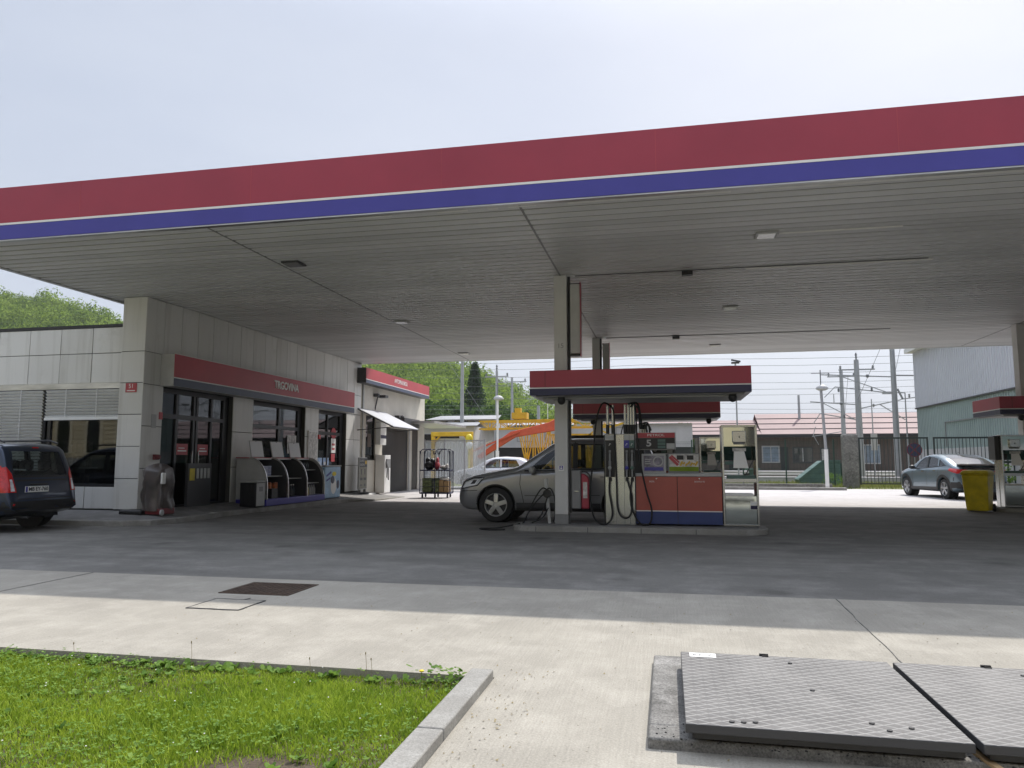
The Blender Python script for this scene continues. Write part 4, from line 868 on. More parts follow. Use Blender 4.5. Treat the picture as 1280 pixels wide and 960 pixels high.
    m.build('ring', 'lightgrey', q); m = MB(); m.box(-.19, .085, 1.0, .15, .0885, 1.06).build('blue_strip', 'blue', q); m = MB(); m.box(-.18, .086, 1.2, -.06, .0885, 1.215).box(-.18, .086, 1.16, -.09, .0885, 1.175).box(-.18, .086, 1.12, -.07, .0885, 1.135).build('print', 'lightgrey', q)
    q = MB().box(.24, .12, .951, .8, .16, 1.32).build('poster_frame', 'grey', p, bevel=.006); MB().box(.26, .11, .99, .79, .119, 1.3).build('sheet', 'poster_pale', q)
    m = MB(); m.box(.262, .106, .99, .788, .109, 1.07).build('green_strip', 'blade', q); m = MB(); m.box(.4, .106, 1.2, .52, .109, 1.28).box(.58, .106, 1.2, .7, .109, 1.28).build('dark_squares', 'black', q)
    m = MB()
    for k in range(7): m.bar((.46 + k * .045, .104, 1.09 + .03 * (k % 2)), (.5 + k * .045, .104, 1.17 - .02 * (k % 3)), .03, .004, up=(0, 1, 0))
    m.build('orange_shapes', 'yellow', q); m = MB(); m.bar((.27, .105, 1.25), (.42, .105, 1.1), .05, .004, up=(0, 1, 0)).bar((.3, .105, 1.28), (.44, .105, 1.15), .03, .004, up=(0, 1, 0)).build('pink_shapes', 'red_faded', q)
    return p
M['bluepump'] = mat('pump_blue', (.03, .05, .16), .4, var=.1)
pump((-.24, 13.92, .1), 'fuel pump with hoses, posters and red cabinet doors on the front island')
pump((-.24, 21.35, .1), 'fuel pump on the rear island, mostly hidden behind the front one')
def service(loc, label):
    s = thing('service_unit', label, 'service unit', loc)
    m = MB(); w2 = .31
    for x in (-w2, w2 - .035): m.box(x, 0, .02, x + .035, .45, 1.84)
    m.box(-w2 + .035, 0, 1.80, w2 - .035, .45, 1.84).box(-w2 + .035, .0, .02, w2 - .035, .45, .06).box(-w2 + .035, 0, .80, w2 - .035, .45, .87); m.build('frame', 'steel', s, bevel=.004)
    MB().box(-w2 + .036, .03, .061, w2 - .036, .42, .56).build('lower_panel', 'mirror_steel', s, bevel=.006); MB().box(-w2 + .04, .0, .561, w2 - .09, .4, .60).build('tray', 'white', s)
    m = MB(); m.box(-w2 + .036, .05, 1.45, w2 - .036, .40, 1.799).add([(-w2 + .036, .05, 1.449), (w2 - .036, .05, 1.449), (w2 - .036, .30, 1.2), (-w2 + .036, .30, 1.2), (w2 - .036, .4, 1.2), (-w2 + .036, .4, 1.2), (w2 - .036, .4, 1.449), (-w2 + .036, .4, 1.449)], [(0, 1, 2, 3), (3, 2, 4, 5), (5, 4, 6, 7), (0, 3, 5, 7), (1, 6, 4, 2)]).build('upper_panel', 'mirror_steel', s)
    MB().box(-.12, -.01, 1.52, .12, .049, 1.73).build('towel_box', 'steel', s, bevel=.012); MB().box(-.006, -.013, 1.6, .006, -.0105, 1.64).build('slot', 'black', s); m = MB(); m.cyl((-.1, .02, 1.505), (.1, .02, 1.505), .02, n=10).build('towel_roll', 'grey', s)
    MB().add([(-.1, -.01, 1.36), (.08, -.01, 1.36), (.14, -.05, 1.06), (-.12, -.05, 1.06), (-.1, .003, 1.36), (.08, .003, 1.36), (.14, -.037, 1.06), (-.12, -.037, 1.06)], [(0, 1, 2, 3), (7, 6, 5, 4), (0, 4, 5, 1), (1, 5, 6, 2), (2, 6, 7, 3), (3, 7, 4, 0)]).build('paper_towel', 'white', s); MB().box(-.12, -.012, 1.362, .11, .04, 1.42).build('paper_holder', 'poster_pale', s)
    MB().box(-.26, .02, 1.12, -.1, .2, 1.18).build('bucket', 'green_metal', s, bevel=.01); q = MB(); q.bar((.1, .0, .95), (.24, -.02, 1.22), .018).bar((.06, .0, .945), (.16, .0, .955), .03); q.build('squeegee', 'black', s)
    q = MB(); q.box(-.22, .02, .871, .26, .3, .93); q.build('water_trough', 'green_metal', s); MB().box(.16, .022, .32, .28, .0285, .46).build('sticker', 'white', s); MB().box(.165, .0185, .325, .275, .0215, .39).build('sticker_text', 'navy', s)
    return s
service((1.27, 13.95, .09), 'tall stainless service unit with paper towels on the front island'); service((1.18, 21.2, .1), 'stainless service unit standing on the rear island'); service((8.62, 21.0, .1), 'stainless service unit at the right picture edge')
u = thing('waste_box', 'dark upright waste box beside the service unit at the right picture edge', 'box', (8.22, 21.15, .1)); MB().box(0, 0, 1.2, .28, .4, 1.82).build('box', 'black', u, bevel=.02); MB().box(.08, .1, 0, .2, .3, 1.2).build('stand', 'steel', u)
ap = thing('air_post', 'leaning grey air hose post with coiled black hose on the island end', 'air post', (-2.25, 14.05, .1))
MB().bar((.03, 0, 0), (-.05, .0, .84), .075, .06).build('post', 'lightgrey', ap, bevel=.006); m = MB(); m.cyl((-.01, -.09, .56), (-.01, -.03, .56), .08, n=14).build('reel', 'black', ap)
def smooth_pts(pts, k=8):
    P = [Vector(a) for a in pts]; out = []
    for i in range(len(P) - 1):
        p0, p1, p2, p3 = P[max(i - 1, 0)], P[i], P[i + 1], P[min(i + 2, len(P) - 1)]
        for j in range(k):
            t = j / k; out.append(.5 * ((2 * p1) + (p2 - p0) * t + (2 * p0 - 5 * p1 + 4 * p2 - p3) * t * t + (3 * p1 - p0 - 3 * p2 + p3) * t ** 3))
    return out + [P[-1]]
for pts in ([(0, -.08, .62), (-.1, -.1, .66), (-.25, -.1, .45), (-.42, -.08, .1), (-.5, -.06, -.03), (-.46, -.1, .0), (-.3, -.12, .3), (-.05, -.1, .58)], [(-.03, -.08, .62), (.05, -.08, .66), (.13, -.08, .5), (.14, -.06, .2), (.1, -.05, .02)], [(.0, -.1, .5), (-.1, -.1, .2), (-.22, -.08, .05), (-.3, -.06, .02), (-.1, -.12, .1), (.02, -.1, .3)]):
    MB().tube(smooth_pts(pts), .013, 7).build('air_hose', 'rubber', ap, smooth=60)
m = MB().tube(smooth_pts([(-2.75, 13.8, .11), (-3.2, 13.9, .01), (-3.5, 13.7, .01), (-3.3, 13.5, .01), (-3.0, 13.6, .01)]), .014, 7).build('loose_hose', 'rubber', smooth=60); tag(m, 'loose black hose end lying on the asphalt at the island tip', 'hose')
ex = thing('extinguisher_case', 'grey and red fire extinguisher case fixed beside the front column', 'extinguisher case', (-1.8, 14.0, .38))
MB().box(0, 0, 0, .18, .22, .72).build('case', 'grey', ex, bevel=.02); pts = [(.185, .0), (.33, .0), (.33, .52)] + [(.185 + .145 * math.cos(R(a)), .52 + .14 * math.sin(R(a))) for a in range(10, 90, 16)] + [(.185, .66)]
MB().prism(pts, 'y', .02, .2).build('extinguisher', 'red', ex, bevel=.02); MB().tube(smooth_pts([(.2, .0, .7), (.3, .0, .68), (.36, 0, .55), (.36, 0, .1)]), .014, 7).build('hose', 'black', ex, smooth=60); MB().box(.06, -.008, .32, .14, -.001, .34).build('latch', 'steel', ex); MB().box(.22, .011, .2, .3, .0195, .5).build('label_plate', 'poster_pale', ex)
# yellow wheeled bin
yb = thing('wheelie_bin', 'yellow wheeled bin in front of the pale blue car', 'wheeled bin', (7.72, 21.0, -.006), R(-32))
def frustum(x0, y0, x1, y1, z0, z1):
    return [(-x0, -y0, z0), (x0, -y0, z0), (x0, y0, z0), (-x0, y0, z0), (-x1, -y1, z1), (x1, -y1, z1), (x1, y1, z1), (-x1, y1, z1)], [(0, 3, 2, 1), (4, 5, 6, 7), (0, 1, 5, 4), (1, 2, 6, 5), (2, 3, 7, 6), (3, 0, 4, 7)]
MB().add(*frustum(.24, .25, .29, .36, .03, .93)).build('body', 'bin_yellow', yb, bevel=.035); MB().box(-.305, -.38, .93, .305, .38, .97).build('rim', 'bin_yellow', yb, bevel=.015)
MB().add(*frustum(.325, .41, .25, .33, .971, 1.05)).build('lid', 'bin_yellow', yb, bevel=.03); MB().box(-.3, -.345, .985, -.1, -.34, 1.0).build('lip', 'bin_yellow', yb)
m = MB(); m.cyl((-.25, .44, .93), (.25, .44, .93), .018, n=8).box(-.26, .36, .915, -.22, .45, .945).box(.22, .36, .915, .26, .45, .945); m.build('handle', 'bin_yellow', yb)
for x in (-.26, .26): MB().cyl((x - .03, .3, .1), (x + .03, .3, .1), .1, n=20).build('wheel', 'rubber', yb, bevel=.01)
MB().cyl((-.3, .3, .1), (.3, .3, .1), .015, n=8).build('axle', 'darkgrey', yb); MB().box(-.294, -.1, .55, -.262, .05, .72).build('sticker', 'poster_pale', yb)
# ------------------------------------------------------------------ cars
def lerp(pts, x):
    if x <= pts[0][0]: return pts[0][1]
    for (a, b), (c, d) in zip(pts, pts[1:]):
        if x <= c: return b + (d - b) * (x - a) / (c - a)
    return pts[-1][1]
def smooth_curve(pts, k=.06):
    "light smoothing of a polyline profile"
    return lambda x: (lerp(pts, x - k) + lerp(pts, x) * 2 + lerp(pts, x + k)) / 4
def catmull(P, k):
    out = []
    for i in range(len(P) - 1):
        p0, p1, p2, p3 = P[max(i - 1, 0)], P[i], P[i + 1], P[min(i + 2, len(P) - 1)]
        for j in range(k):
            t = j / k; out.append(tuple(.5 * ((2 * b) + (c - a) * t + (2 * a - 5 * b + 4 * c - d) * t * t + (3 * b - a - 3 * c + d) * t ** 3) for a, b, c, d in zip(p0, p1, p2, p3)))
    return out + [P[-1]]
def ring(S, x, off=0, zlow=None):
    zb, zt, zs, w = S['bot'](x), S['top'](x) - off, S['belt'](x), S['wid'](x) - off
    if zlow is not None: zb = max(zb, zlow)
    zs = min(zs, zt - .12); zs = max(zs, zb + .1); t = S['tumble']; h = zt - zs
    yt = .93 * w - t * max(0, h - .12)
    P = [(0, zb), (.72 * w, zb), (.92 * w, zb + .03), (.975 * w, zb + .4 * min(.3, zs - zb)), (w, zb + .62 * (zs - zb)), (.99 * w, zs - .06), (.955 * w, zs + .005), ((.93 * w + yt) / 2 + .004, (zs + zt - .09) / 2), (yt, zt - .09), (yt - .05, zt - .035), (yt - .2, zt - .005), (0, zt + S.get('crown', .02))]
    return catmull(P, 3)
def loft(S, xs, off=0, zlow=None):
    V = []; F = []; n = None
    for x in xs:
        r = ring(S, x, off, zlow); full = [(x, y, z) for y, z in r] + [(x, -y, z) for y, z in reversed(r[1:-1])]; n = len(full); V += full
    k = len(xs)
    for i in range(k - 1):
        for j in range(n): F.append((i * n + j, i * n + (j + 1) % n, (i + 1) * n + (j + 1) % n, (i + 1) * n + j))
    F.append(tuple(range(n))[::-1]); F.append(tuple((k - 1) * n + j for j in range(n)))
    return V, F
def raw_obj(V, F, name='tmp'):
    me = bpy.data.meshes.new(name); me.from_pydata(V, [], F); bm = bmesh.new(); bm.from_mesh(me); bmesh.ops.triangulate(bm, faces=[f for f in bm.faces if len(f.verts) > 4]); bmesh.ops.recalc_face_normals(bm, faces=bm.faces); bm.to_mesh(me); bm.free()
    o = bpy.data.objects.new(name, me); col.objects.link(o); return o
def boolean(o, cutters):
    for c in cutters:
        md = o.modifiers.new('b', 'BOOLEAN'); md.operation = 'DIFFERENCE'; md.object = c; md.solver = 'EXACT'
    dg = bpy.context.evaluated_depsgraph_get(); me = bpy.data.meshes.new_from_object(o.evaluated_get(dg)); o.modifiers.clear()
    for c in cutters: bpy.data.objects.remove(c)
    bpy.data.objects.remove(o); return me
class Car:
    def __init__(s, S, root, paint):
        s.S = S; s.root = root; L = S['L']; s.o = Vector((-L / 2, 0, 0))
        xs = sorted(set([0, .03, .08, .15] + [i * L / 56 for i in range(57)] + [L - .03, L - .08, L - .15, L] + S.get('xs', [])))
        V, F = loft(S, xs); s.body = raw_obj(V, F)
        bm = bmesh.new(); bm.from_mesh(s.body.data); s.bvh = BVHTree.FromBMesh(bm); bm.free()
        cut = []
        c0, c1 = S['cabin']; xi = [c0 + (c1 - c0) * i / 40 for i in range(41)]
        V, F = loft(S, xi, .05, .5); cut.append(raw_obj(V, F))
        for x in S['wheels']:
            for sg in (1, -1):
                m = MB().cyl((x, sg * (S['W'] - .30), S['ra_z']), (x, sg * (S['W'] + .2), S['ra_z']), S['ra'], n=40); cut.append(raw_obj(m.v, m.f))
        for poly in S['side_win']:
            m = MB().prism(poly, 'y', -1.3, 1.3); cut.append(raw_obj(m.v, m.f))
        for poly, a, b in S['end_win']:
            m = MB().prism(poly, 'x', a, b); cut.append(raw_obj(m.v, m.f))
        me = boolean(s.body, cut)
        me.materials.clear(); me.materials.append(M[paint]); me.name = 'body'
        o = bpy.data.objects.new('body', me); col.objects.link(o); o.parent = root; o.location = s.o
        me.polygons.foreach_set('use_smooth', [True] * len(me.polygons)); me.set_sharp_from_angle(angle=R(32)); s.bodyo = o
        for poly in S['side_win']:
            for sg in (1, -1): s.patch('side_window', poly, 'y', sg, S.get('glass', 'carglass'), -.012)
        for i, (poly, a, b) in enumerate(S['end_win']): s.patch('windscreen' if a < 2 else 'rear_window', poly, 'x', -1 if a < 2 else 1, S.get('glass', 'carglass'), -.012)
        for x in S['wheels']:
            for sg in (1, -1): s.wheel(x, sg, S['rw'], S.get('tw', .2), S['rim'])
        # inside
        i = MB(); xx = c0 + .9
        for x in S['seats']:
            for y in ((-.38, .38) if x < 3 else (-.4, 0, .4)):
                i.box(x, y - .24, .45, x + .5, y + .24, .62).box(x + .42, y - .22, .6, x + .56, y + .22, S['seat_h']).box(x + .46, y - .13, S['seat_h'] + .03, x + .55, y + .13, S['seat_h'] + .2)
        i.box(S['seats'][0] - .75, -.62, .5, S['seats'][0] - .45, .62, S['dash']); i.build('seats', 'seat', root, bevel=.03).location = s.o
        q = MB(); q.lathe([(.17, -.012), (.185, 0), (.17, .012), (.155, 0), (.17, -.012)], 18, (S['seats'][0] - .35, S.get('wheel_side', -.38), S['dash'] + .02), axis='x'); q.build('steering_wheel', 'black', root).location = s.o
    def hit(s, u, v, axis, sg):
        if axis == 'y': o = Vector((u, sg * 3, v)); d = Vector((0, -sg, 0))
        elif axis == 'x': o = Vector(((-3 if sg < 0 else s.S['L'] + 3), u, v)); d = Vector((-sg, 0, 0))
        else: o = Vector((u, v, 4)); d = Vector((0, 0, -1))
        h = s.bvh.ray_cast(o, d)
        return (h[0], h[1]) if h[0] is not None else None
    def patch(s, name, poly, axis, sg, m, off=.004, nu=18, nv=7, parent=None, thick=.004):
        us = [p[0] for p in poly]; u0, u1 = min(us), max(us); cols = sorted(set([u0 + 1e-4, u1 - 1e-4] + [u0 + (u1 - u0) * i / nu for i in range(1, nu)] + [u for u in us if u0 < u < u1])); V = []; F = []; ok = []
        for u in cols:
            zz = []
            for (a, b), (c, d) in zip(poly, poly[1:] + poly[:1]):
                if (a - u) * (c - u) <= 0 and a != c: zz.append(b + (d - b) * (u - a) / (c - a))
            z0, z1 = min(zz), max(zz)
            for j in range(nv + 1):
                v = z0 + (z1 - z0) * j / nv; h = s.hit(u, v, axis, sg)
                if h is None: V.append((0, 0, 0)); ok.append(False)
                else: n = h[1]; V.append(tuple(h[0] + n * off)); ok.append(True)
        k = nv + 1
        for i in range(len(cols) - 1):
            for j in range(nv):
                q = (i * k + j, i * k + j + 1, (i + 1) * k + j + 1, (i + 1) * k + j)
                if all(ok[t] for t in q):
                    P = [Vector(V[t]) for t in q]
                    if max((P[a] - P[b]).length for a in range(4) for b in range(4)) < .5:
                        nn = (P[2] - P[0]).cross(P[3] - P[1]); ref = {'y': Vector((0, sg, .2)), 'x': Vector((sg, 0, .2)), 'z': Vector((0, 0, 1))}[axis]
                        F.append(q if nn.dot(ref) > 0 else q[::-1])
        mb = MB(); mb.v = V; mb.f = F; mb.mi = [0] * len(F); o = mb.build(name, m, parent or s.root, smooth=50, fix=False); 
        if not parent: o.location = s.o
        return o
    def strip(s, name, pts, axis, sg, m, w=.012, off=.003, parent=None):
        V = []; F = []; P = []
        for (a, b) in zip(pts, pts[1:]):
            n = max(2, int(math.hypot(b[0] - a[0], b[1] - a[1]) / .06))
            for i in range(n): P.append((a[0] + (b[0] - a[0]) * i / n, a[1] + (b[1] - a[1]) * i / n))
        P.append(pts[-1])
        for i, p in enumerate(P):
            q = P[min(i + 1, len(P) - 1)]; r = P[max(i - 1, 0)]; dx, dy = q[0] - r[0], q[1] - r[1]; l = math.hypot(dx, dy) or 1; nx, ny = -dy / l * w / 2, dx / l * w / 2
            for e in (1, -1):
                h = s.hit(p[0] + nx * e, p[1] + ny * e, axis, sg)
                V.append(tuple(h[0] + h[1] * off) if h else None)
        for i in range(len(P) - 1):
            q = (2 * i, 2 * i + 1, 2 * i + 3, 2 * i + 2)
            if all(V[t] is not None for t in q): F.append(q)
        V = [v or (0, 0, 0) for v in V]; mb = MB(); mb.v = V; mb.f = F; mb.mi = [0] * len(F); o = mb.build(name, m, parent or s.root, fix=False, smooth=50)
        if not parent: o.location = s.o
        return o
    def wheel(s, x, sg, r, tw, rim):
        a = MB(); ra, z = s.S['ra'] - .006, s.S['ra_z']; n = 24; vs = []
        for k in range(n + 1):
            t = R(-25 + 230 * k / n)
            for yy in (s.S['W'] - .295, s.S['wid'](x) * .9): vs.append((x + ra * math.cos(t), sg * yy, z + ra * math.sin(t)))
        a.add(vs, [(2 * k, 2 * k + 1, 2 * k + 3, 2 * k + 2) for k in range(n)]); a.cyl((x, sg * (s.S['W'] - .31), z), (x, sg * (s.S['W'] - .292), z), ra, n=30)
        a.build('arch_liner', 'black', s.root).location = s.o
        w = MB(); y0 = s.S['W'] - .02; c = (x, sg * y0, r)
        prof = [(r * .66, 0), (r * .80, .004), (r * .95, -.012), (r, -.045), (r, -tw + .045), (r * .95, -tw + .01), (r * .66, -tw)]
        w.lathe([(a, sg * b) for a, b in prof], 40, c, 'y'); o = w.build('wheel', 'tyre', s.root, smooth=40); o.location = s.o
        q = MB(); q.lathe([(r * .665, sg * -.005), (r * .63, sg * .002), (r * .585, sg * -.03), (r * .57, sg * -.12)], 40, c, 'y')
        n = 5
        for k in range(n):
            a = math.pi * 2 * k / n + .3
            for e in ((-.16, .16) if rim == 'split' else (0,)):
                p0 = Vector((x + math.cos(a) * r * .12, sg * (y0 - .012), r + math.sin(a) * r * .12)); p1 = Vector((x + math.cos(a + e) * r * .61, sg * (y0 - .022), r + math.sin(a + e) * r * .61))
                q.bar(p0, p1, (r * .13 if rim == 'split' else r * .25), .03, up=(0, 1, 0))
        q.cyl((x, sg * (y0 - .05), r), (x, sg * (y0 - .002), r), r * .17, n=20); q.build('rim', 'alloy', o, smooth=35, bevel=.006)
        d = MB().cyl((x, sg * (y0 - .15), r), (x, sg * (y0 - .1), r), r * .6, n=30).build('brake_disc', 'darkgrey', o)
def sc(pts): return smooth_curve(pts)

# --- grey SUV at the pump (nose towards -X)
root = thing('parked_car', 'grey SUV standing at the pump behind the front column', 'car', (-4.42 + 2.18, 15.2 + .92, -.005))
S = dict(L=4.35, W=.9, tumble=.24, crown=.02,
    top=smooth_curve([(0, .70), (.04, .82), (.14, .925), (.4, 1.0), (.85, 1.08), (1.27, 1.155), (1.34, 1.185), (1.75, 1.46), (2.05, 1.66), (2.25, 1.735), (2.5, 1.755), (3.3, 1.755), (3.85, 1.71), (4.05, 1.6), (4.22, 1.15), (4.3, 1.02), (4.35, .8)], .035),
    bot=sc([(0, .38), (.1, .27), (.35, .24), (1, .25), (3.4, .25), (3.9, .3), (4.25, .36), (4.35, .45)]),
    belt=sc([(0, .74), (.9, 1.0), (1.4, 1.05), (2.8, 1.09), (4.0, 1.12), (4.35, .95)]),
    wid=sc([(0, .60), (.06, .70), (.2, .80), (.5, .88), (.9, .905), (3.6, .905), (4.05, .88), (4.25, .82), (4.35, .74)]),
    cabin=(1.3, 4.1), wheels=(.86, 3.49), ra=.42, ra_z=.38, rw=.368, rim='five', tw=.22,
    side_win=[[(1.56, 1.1), (2.48, 1.12), (2.48, 1.635), (2.25, 1.61), (1.93, 1.44)], [(2.58, 1.12), (3.28, 1.14), (3.22, 1.63), (2.58, 1.635)], [(3.36, 1.16), (3.88, 1.19), (3.78, 1.57), (3.3, 1.625)]],
    end_win=[([(-.66, 1.25), (.66, 1.25), (.54, 1.64), (-.54, 1.64)], .6, 2.25), ([(-.62, 1.18), (.62, 1.18), (.5, 1.58), (-.5, 1.58)], 3.8, 4.9)],
    seats=(2.05, 3.0), seat_h=1.12, dash=1.02)
c = Car(S, root, 'paint_grey')
for sg in (1, -1):
    c.patch('headlight', [(.07, .69), (.46, .77), (.60, .93), (.36, .915), (.15, .84)], 'y', sg, 'lens', .006); c.patch('reflector', [(.10, .71), (.40, .775), (.50, .89), (.2, .83)], 'y', sg, 'board_white', .011); c.strip('headlight_seal', [(.07, .69), (.46, .77), (.60, .93), (.36, .915), (.15, .84), (.07, .69)], 'y', sg, 'black', .022, .009); c.patch('dark_reflector', [(.30, .79), (.40, .80), (.45, .87), (.36, .87)], 'y', sg, 'darkgrey', .014)
    c.strip('door_gap', [(1.40, 1.06), (1.38, .8), (1.46, .42)], 'y', sg, 'black', .012); c.strip('door_gap', [(2.53, 1.68), (2.53, .9), (2.5, .4)], 'y', sg, 'black', .012); c.strip('door_gap', [(3.33, 1.1), (3.3, .85), (3.1, .6)], 'y', sg, 'black', .012)
    c.strip('side_moulding', [(1.48, .60), (3.05, .62)], 'y', sg, 'paint_grey', .05, .018); c.strip('moulding_shadow_gap', [(1.48, .565), (3.05, .585)], 'y', sg, 'darkgrey', .012, .01)
    c.patch('sill_cladding', [(1.3, .27), (3.05, .27), (3.05, .42), (1.3, .42)], 'y', sg, 'darkgrey', .012); c.patch('bumper_cladding', [(.06, .4), (.46, .4), (.40, .60), (.03, .64)], 'y', sg, 'paint_grey', .012)
    c.strip('bumper_gap', [(.03, .64), (.45, .665), (.52, .65)], 'y', sg, 'black', .014)
    pts = [(.86 + .47 * math.cos(R(a)), .37 + .46 * math.sin(R(a))) for a in range(12, 172, 10)]; c.strip('arch_flare', pts, 'y', sg, 'paint_grey', .06, .016); c.strip('arch_lip', [(.86 + .415 * math.cos(R(a)), .37 + .415 * math.sin(R(a))) for a in range(0, 181, 10)], 'y', sg, 'black', .02, .012)
    pts = [(3.49 + .47 * math.cos(R(a)), .37 + .46 * math.sin(R(a))) for a in range(12, 172, 10)]; c.strip('arch_flare', pts, 'y', sg, 'paint_grey', .06, .016)
    c.strip('window_seal', [(1.47, 1.075), (2.5, 1.095), (3.9, 1.16)], 'y', sg, 'black', .03); c.patch('pillar_trim', [(2.48, 1.12), (2.58, 1.12), (2.58, 1.65), (2.48, 1.65)], 'y', sg, 'black', .004)
    m = MB(); m.ball((1.66, sg * .985, 1.09), (.075, .11, .085), 12, 8); m.bar((1.64, sg * .86, 1.05), (1.66, sg * .93, 1.06), .06); o = m.build('door_mirror', 'lightgrey', root, smooth=50); o.location = c.o
    m = MB(); m.bar((2.3, sg * .925, .94), (2.47, sg * .925, .945), .03); m.bar((3.05, sg * .925, .96), (3.22, sg * .925, .965), .03); o = m.build('door_handle', 'paint_grey', root, bevel=.008); o.location = c.o
    m = MB(); m.tube([(2.1, sg * .58, 1.71), (2.25, sg * .58, 1.80), (3.6, sg * .58, 1.80), (3.8, sg * .58, 1.73)], .02, 8); o = m.build('roof_rail', 'black', root, smooth=40); o.location = c.o
    c.patch('tail_light', [(4.05, .9), (4.25, .9), (4.15, 1.2), (4.0, 1.2)], 'y', sg, 'redlight', .005)
c.patch('grille', [(-.35, .68), (.35, .68), (.38, .8), (-.38, .8)], 'x', -1, 'black', .005); c.patch('number_plate', [(-.26, .5), (.26, .5), (.26, .6), (-.26, .6)], 'x', -1, 'white', .012)
m = MB(); m.box(.35, -.7, .26, .5, .7, .45); m.box(1.2, -.75, .24, 3.1, .75, .34); o = m.build('underbody', 'black', root); o.location = c.o

# --- dark estate car at the left (nose towards -X, tail to the camera)
root = thing('parked_car', 'dark blue estate car with its tail towards the lawn at the left edge', 'car', (-11.38 - 2.235, 11.82, -.006))
S = dict(L=4.47, W=.85, tumble=.2, crown=.02,
    top=sc([(0, .62), (.06, .78), (.3, .88), (.9, .97), (1.2, 1.03), (1.7, 1.40), (2.0, 1.56), (2.4, 1.62), (3.4, 1.63), (4.1, 1.60), (4.2, 1.50), (4.3, 1.14), (4.37, .98), (4.42, .90), (4.45, .62), (4.47, .5)]),
    bot=sc([(0, .35), (.3, .22), (3.9, .24), (4.3, .32), (4.47, .38)]),
    belt=sc([(0, .66), (1.0, .9), (4.1, .98), (4.47, .8)]),
    wid=sc([(0, .58), (.1, .70), (.4, .82), (.8, .86), (3.9, .86), (4.2, .845), (4.38, .80), (4.47, .72)]),
    cabin=(1.25, 4.14), wheels=(.8, 3.6), ra=.36, ra_z=.33, rw=.31, rim='five', tw=.19,
    side_win=[[(1.55, .99), (2.42, 1.0), (2.42, 1.5), (2.1, 1.48), (1.82, 1.33)], [(2.5, 1.0), (3.25, 1.02), (3.25, 1.51), (2.5, 1.51)], [(3.35, 1.03), (4.0, 1.05), (3.95, 1.47), (3.35, 1.51)]],
    end_win=[([(-.62, 1.08), (.62, 1.08), (.52, 1.42), (-.52, 1.42)], .6, 2.2), ([(-.61, 1.02), (.61, 1.02), (.53, 1.46), (-.53, 1.46)], 3.95, 4.9)],
    seats=(1.9, 2.8, 3.5), seat_h=1.1, dash=.95)
c = Car(S, root, 'paint_navy')
for sg in (1, -1):
    o = c.patch('tail_light', [(sg * .61, .72), (sg * .765, .72), (sg * .765, 1.14), (sg * .71, 1.18), (sg * .64, 1.05)], 'x', 1, 'redlight', .008); c.patch('reversing_lens', [(sg * .64, .74), (sg * .71, .74), (sg * .70, .95), (sg * .66, .95)], 'x', 1, 'lens', .012)
    c.patch('tail_light_side', [(4.12, .72), (4.4, .72), (4.3, 1.0), (4.2, 1.2), (4.13, 1.15)], 'y', sg, 'redlight', .006)
    c.patch('reflector', [(sg * .62, .47), (sg * .7, .47), (sg * .7, .52), (sg * .62, .52)], 'x', 1, 'redlight', .008)
    m = MB(); m.tube([(1.95, sg * .6, 1.59), (2.15, sg * .6, 1.67), (3.9, sg * .6, 1.68), (4.1, sg * .6, 1.62)], .018, 8); o = m.build('roof_rail', 'black', root, smooth=40); o.location = c.o
    c.strip('door_gap', [(2.46, 1.46), (2.46, .35)], 'y', sg, 'black'); c.strip('door_gap', [(3.3, 1.46), (3.3, .9), (3.1, .5)], 'y', sg, 'black'); c.patch('pillar_trim', [(3.25, 1.02), (3.35, 1.02), (3.35, 1.46), (3.25, 1.46)], 'y', sg, 'black', .004)
    m = MB(); m.ball((1.62, sg * .95, 1.0), (.07, .1, .075), 12, 8); m.bar((1.6, sg * .82, .97), (1.62, sg * .9, .98), .05); o = m.build('door_mirror', 'black', root, smooth=50); o.location = c.o
    c.strip('side_moulding', [(1.3, .55), (3.2, .56)], 'y', sg, 'black', .05, .012)
    c.strip('tailgate_gap', [(sg * .60, .60), (sg * .605, .98), (sg * .57, 1.5)], 'x', 1, 'black', .012)
c.strip('tailgate_gap', [(-.6, .60), (.6, .60)], 'x', 1, 'black', .014); c.strip('tailgate_crease', [(-.58, .93), (.58, .93)], 'x', 1, 'black', .03, .006); c.strip('window_seal', [(-.6, 1.0), (.6, 1.0)], 'x', 1, 'black', .03, .004)
p = MB(); p.box(4.45, -.45, .715, 4.462, .07, .825); o = p.build('number_plate', 'white', root, bevel=.003); o.location = c.o
MB().box(4.4625, -.445, .72, 4.464, -.40, .82).build('blue_band', 'blue', o); text('MB EY-760', .095, 'black', o, (4.464, -.165, .77), SIDE, 'number', ext=.001, bold=.002)
m = MB(); m.box(4.3, -.3, .84, 4.46, .05, .87); o = m.build('tailgate_handle', 'black', root, bevel=.008); o.location = c.o
c.patch('bumper', [(-.8, .38), (.8, .38), (.8, .56), (-.8, .56)], 'x', 1, 'black', .012); c.patch('brake_light', [(-.07, 1.52), (.07, 1.52), (.07, 1.54), (-.07, 1.54)], 'x', 1, 'redlight', .006)
m = MB(); m.bar((4.33, .0, 1.0), (4.27, .3, 1.12), .02, .03); m.cyl((4.3, .0, .99), (4.36, .0, .99), .03, n=10); o = m.build('wiper', 'black', root); o.location = c.o
m = MB(); m.box(.3, -.7, .23, 4.1, .7, .33); o = m.build('underbody', 'black', root); o.location = c.o
m = MB(); m.cyl((4.2, -.4, .28), (4.5, -.4, .27), .025, n=10); o = m.build('exhaust', 'darkgrey', root); o.location = c.o

# --- pale blue fastback beyond the bin
hd = R(8.5); fx, fy = -math.sin(hd), math.cos(hd)
rw_ = Vector((9.2, 27.65, 0))   # rear left tyre on the ground
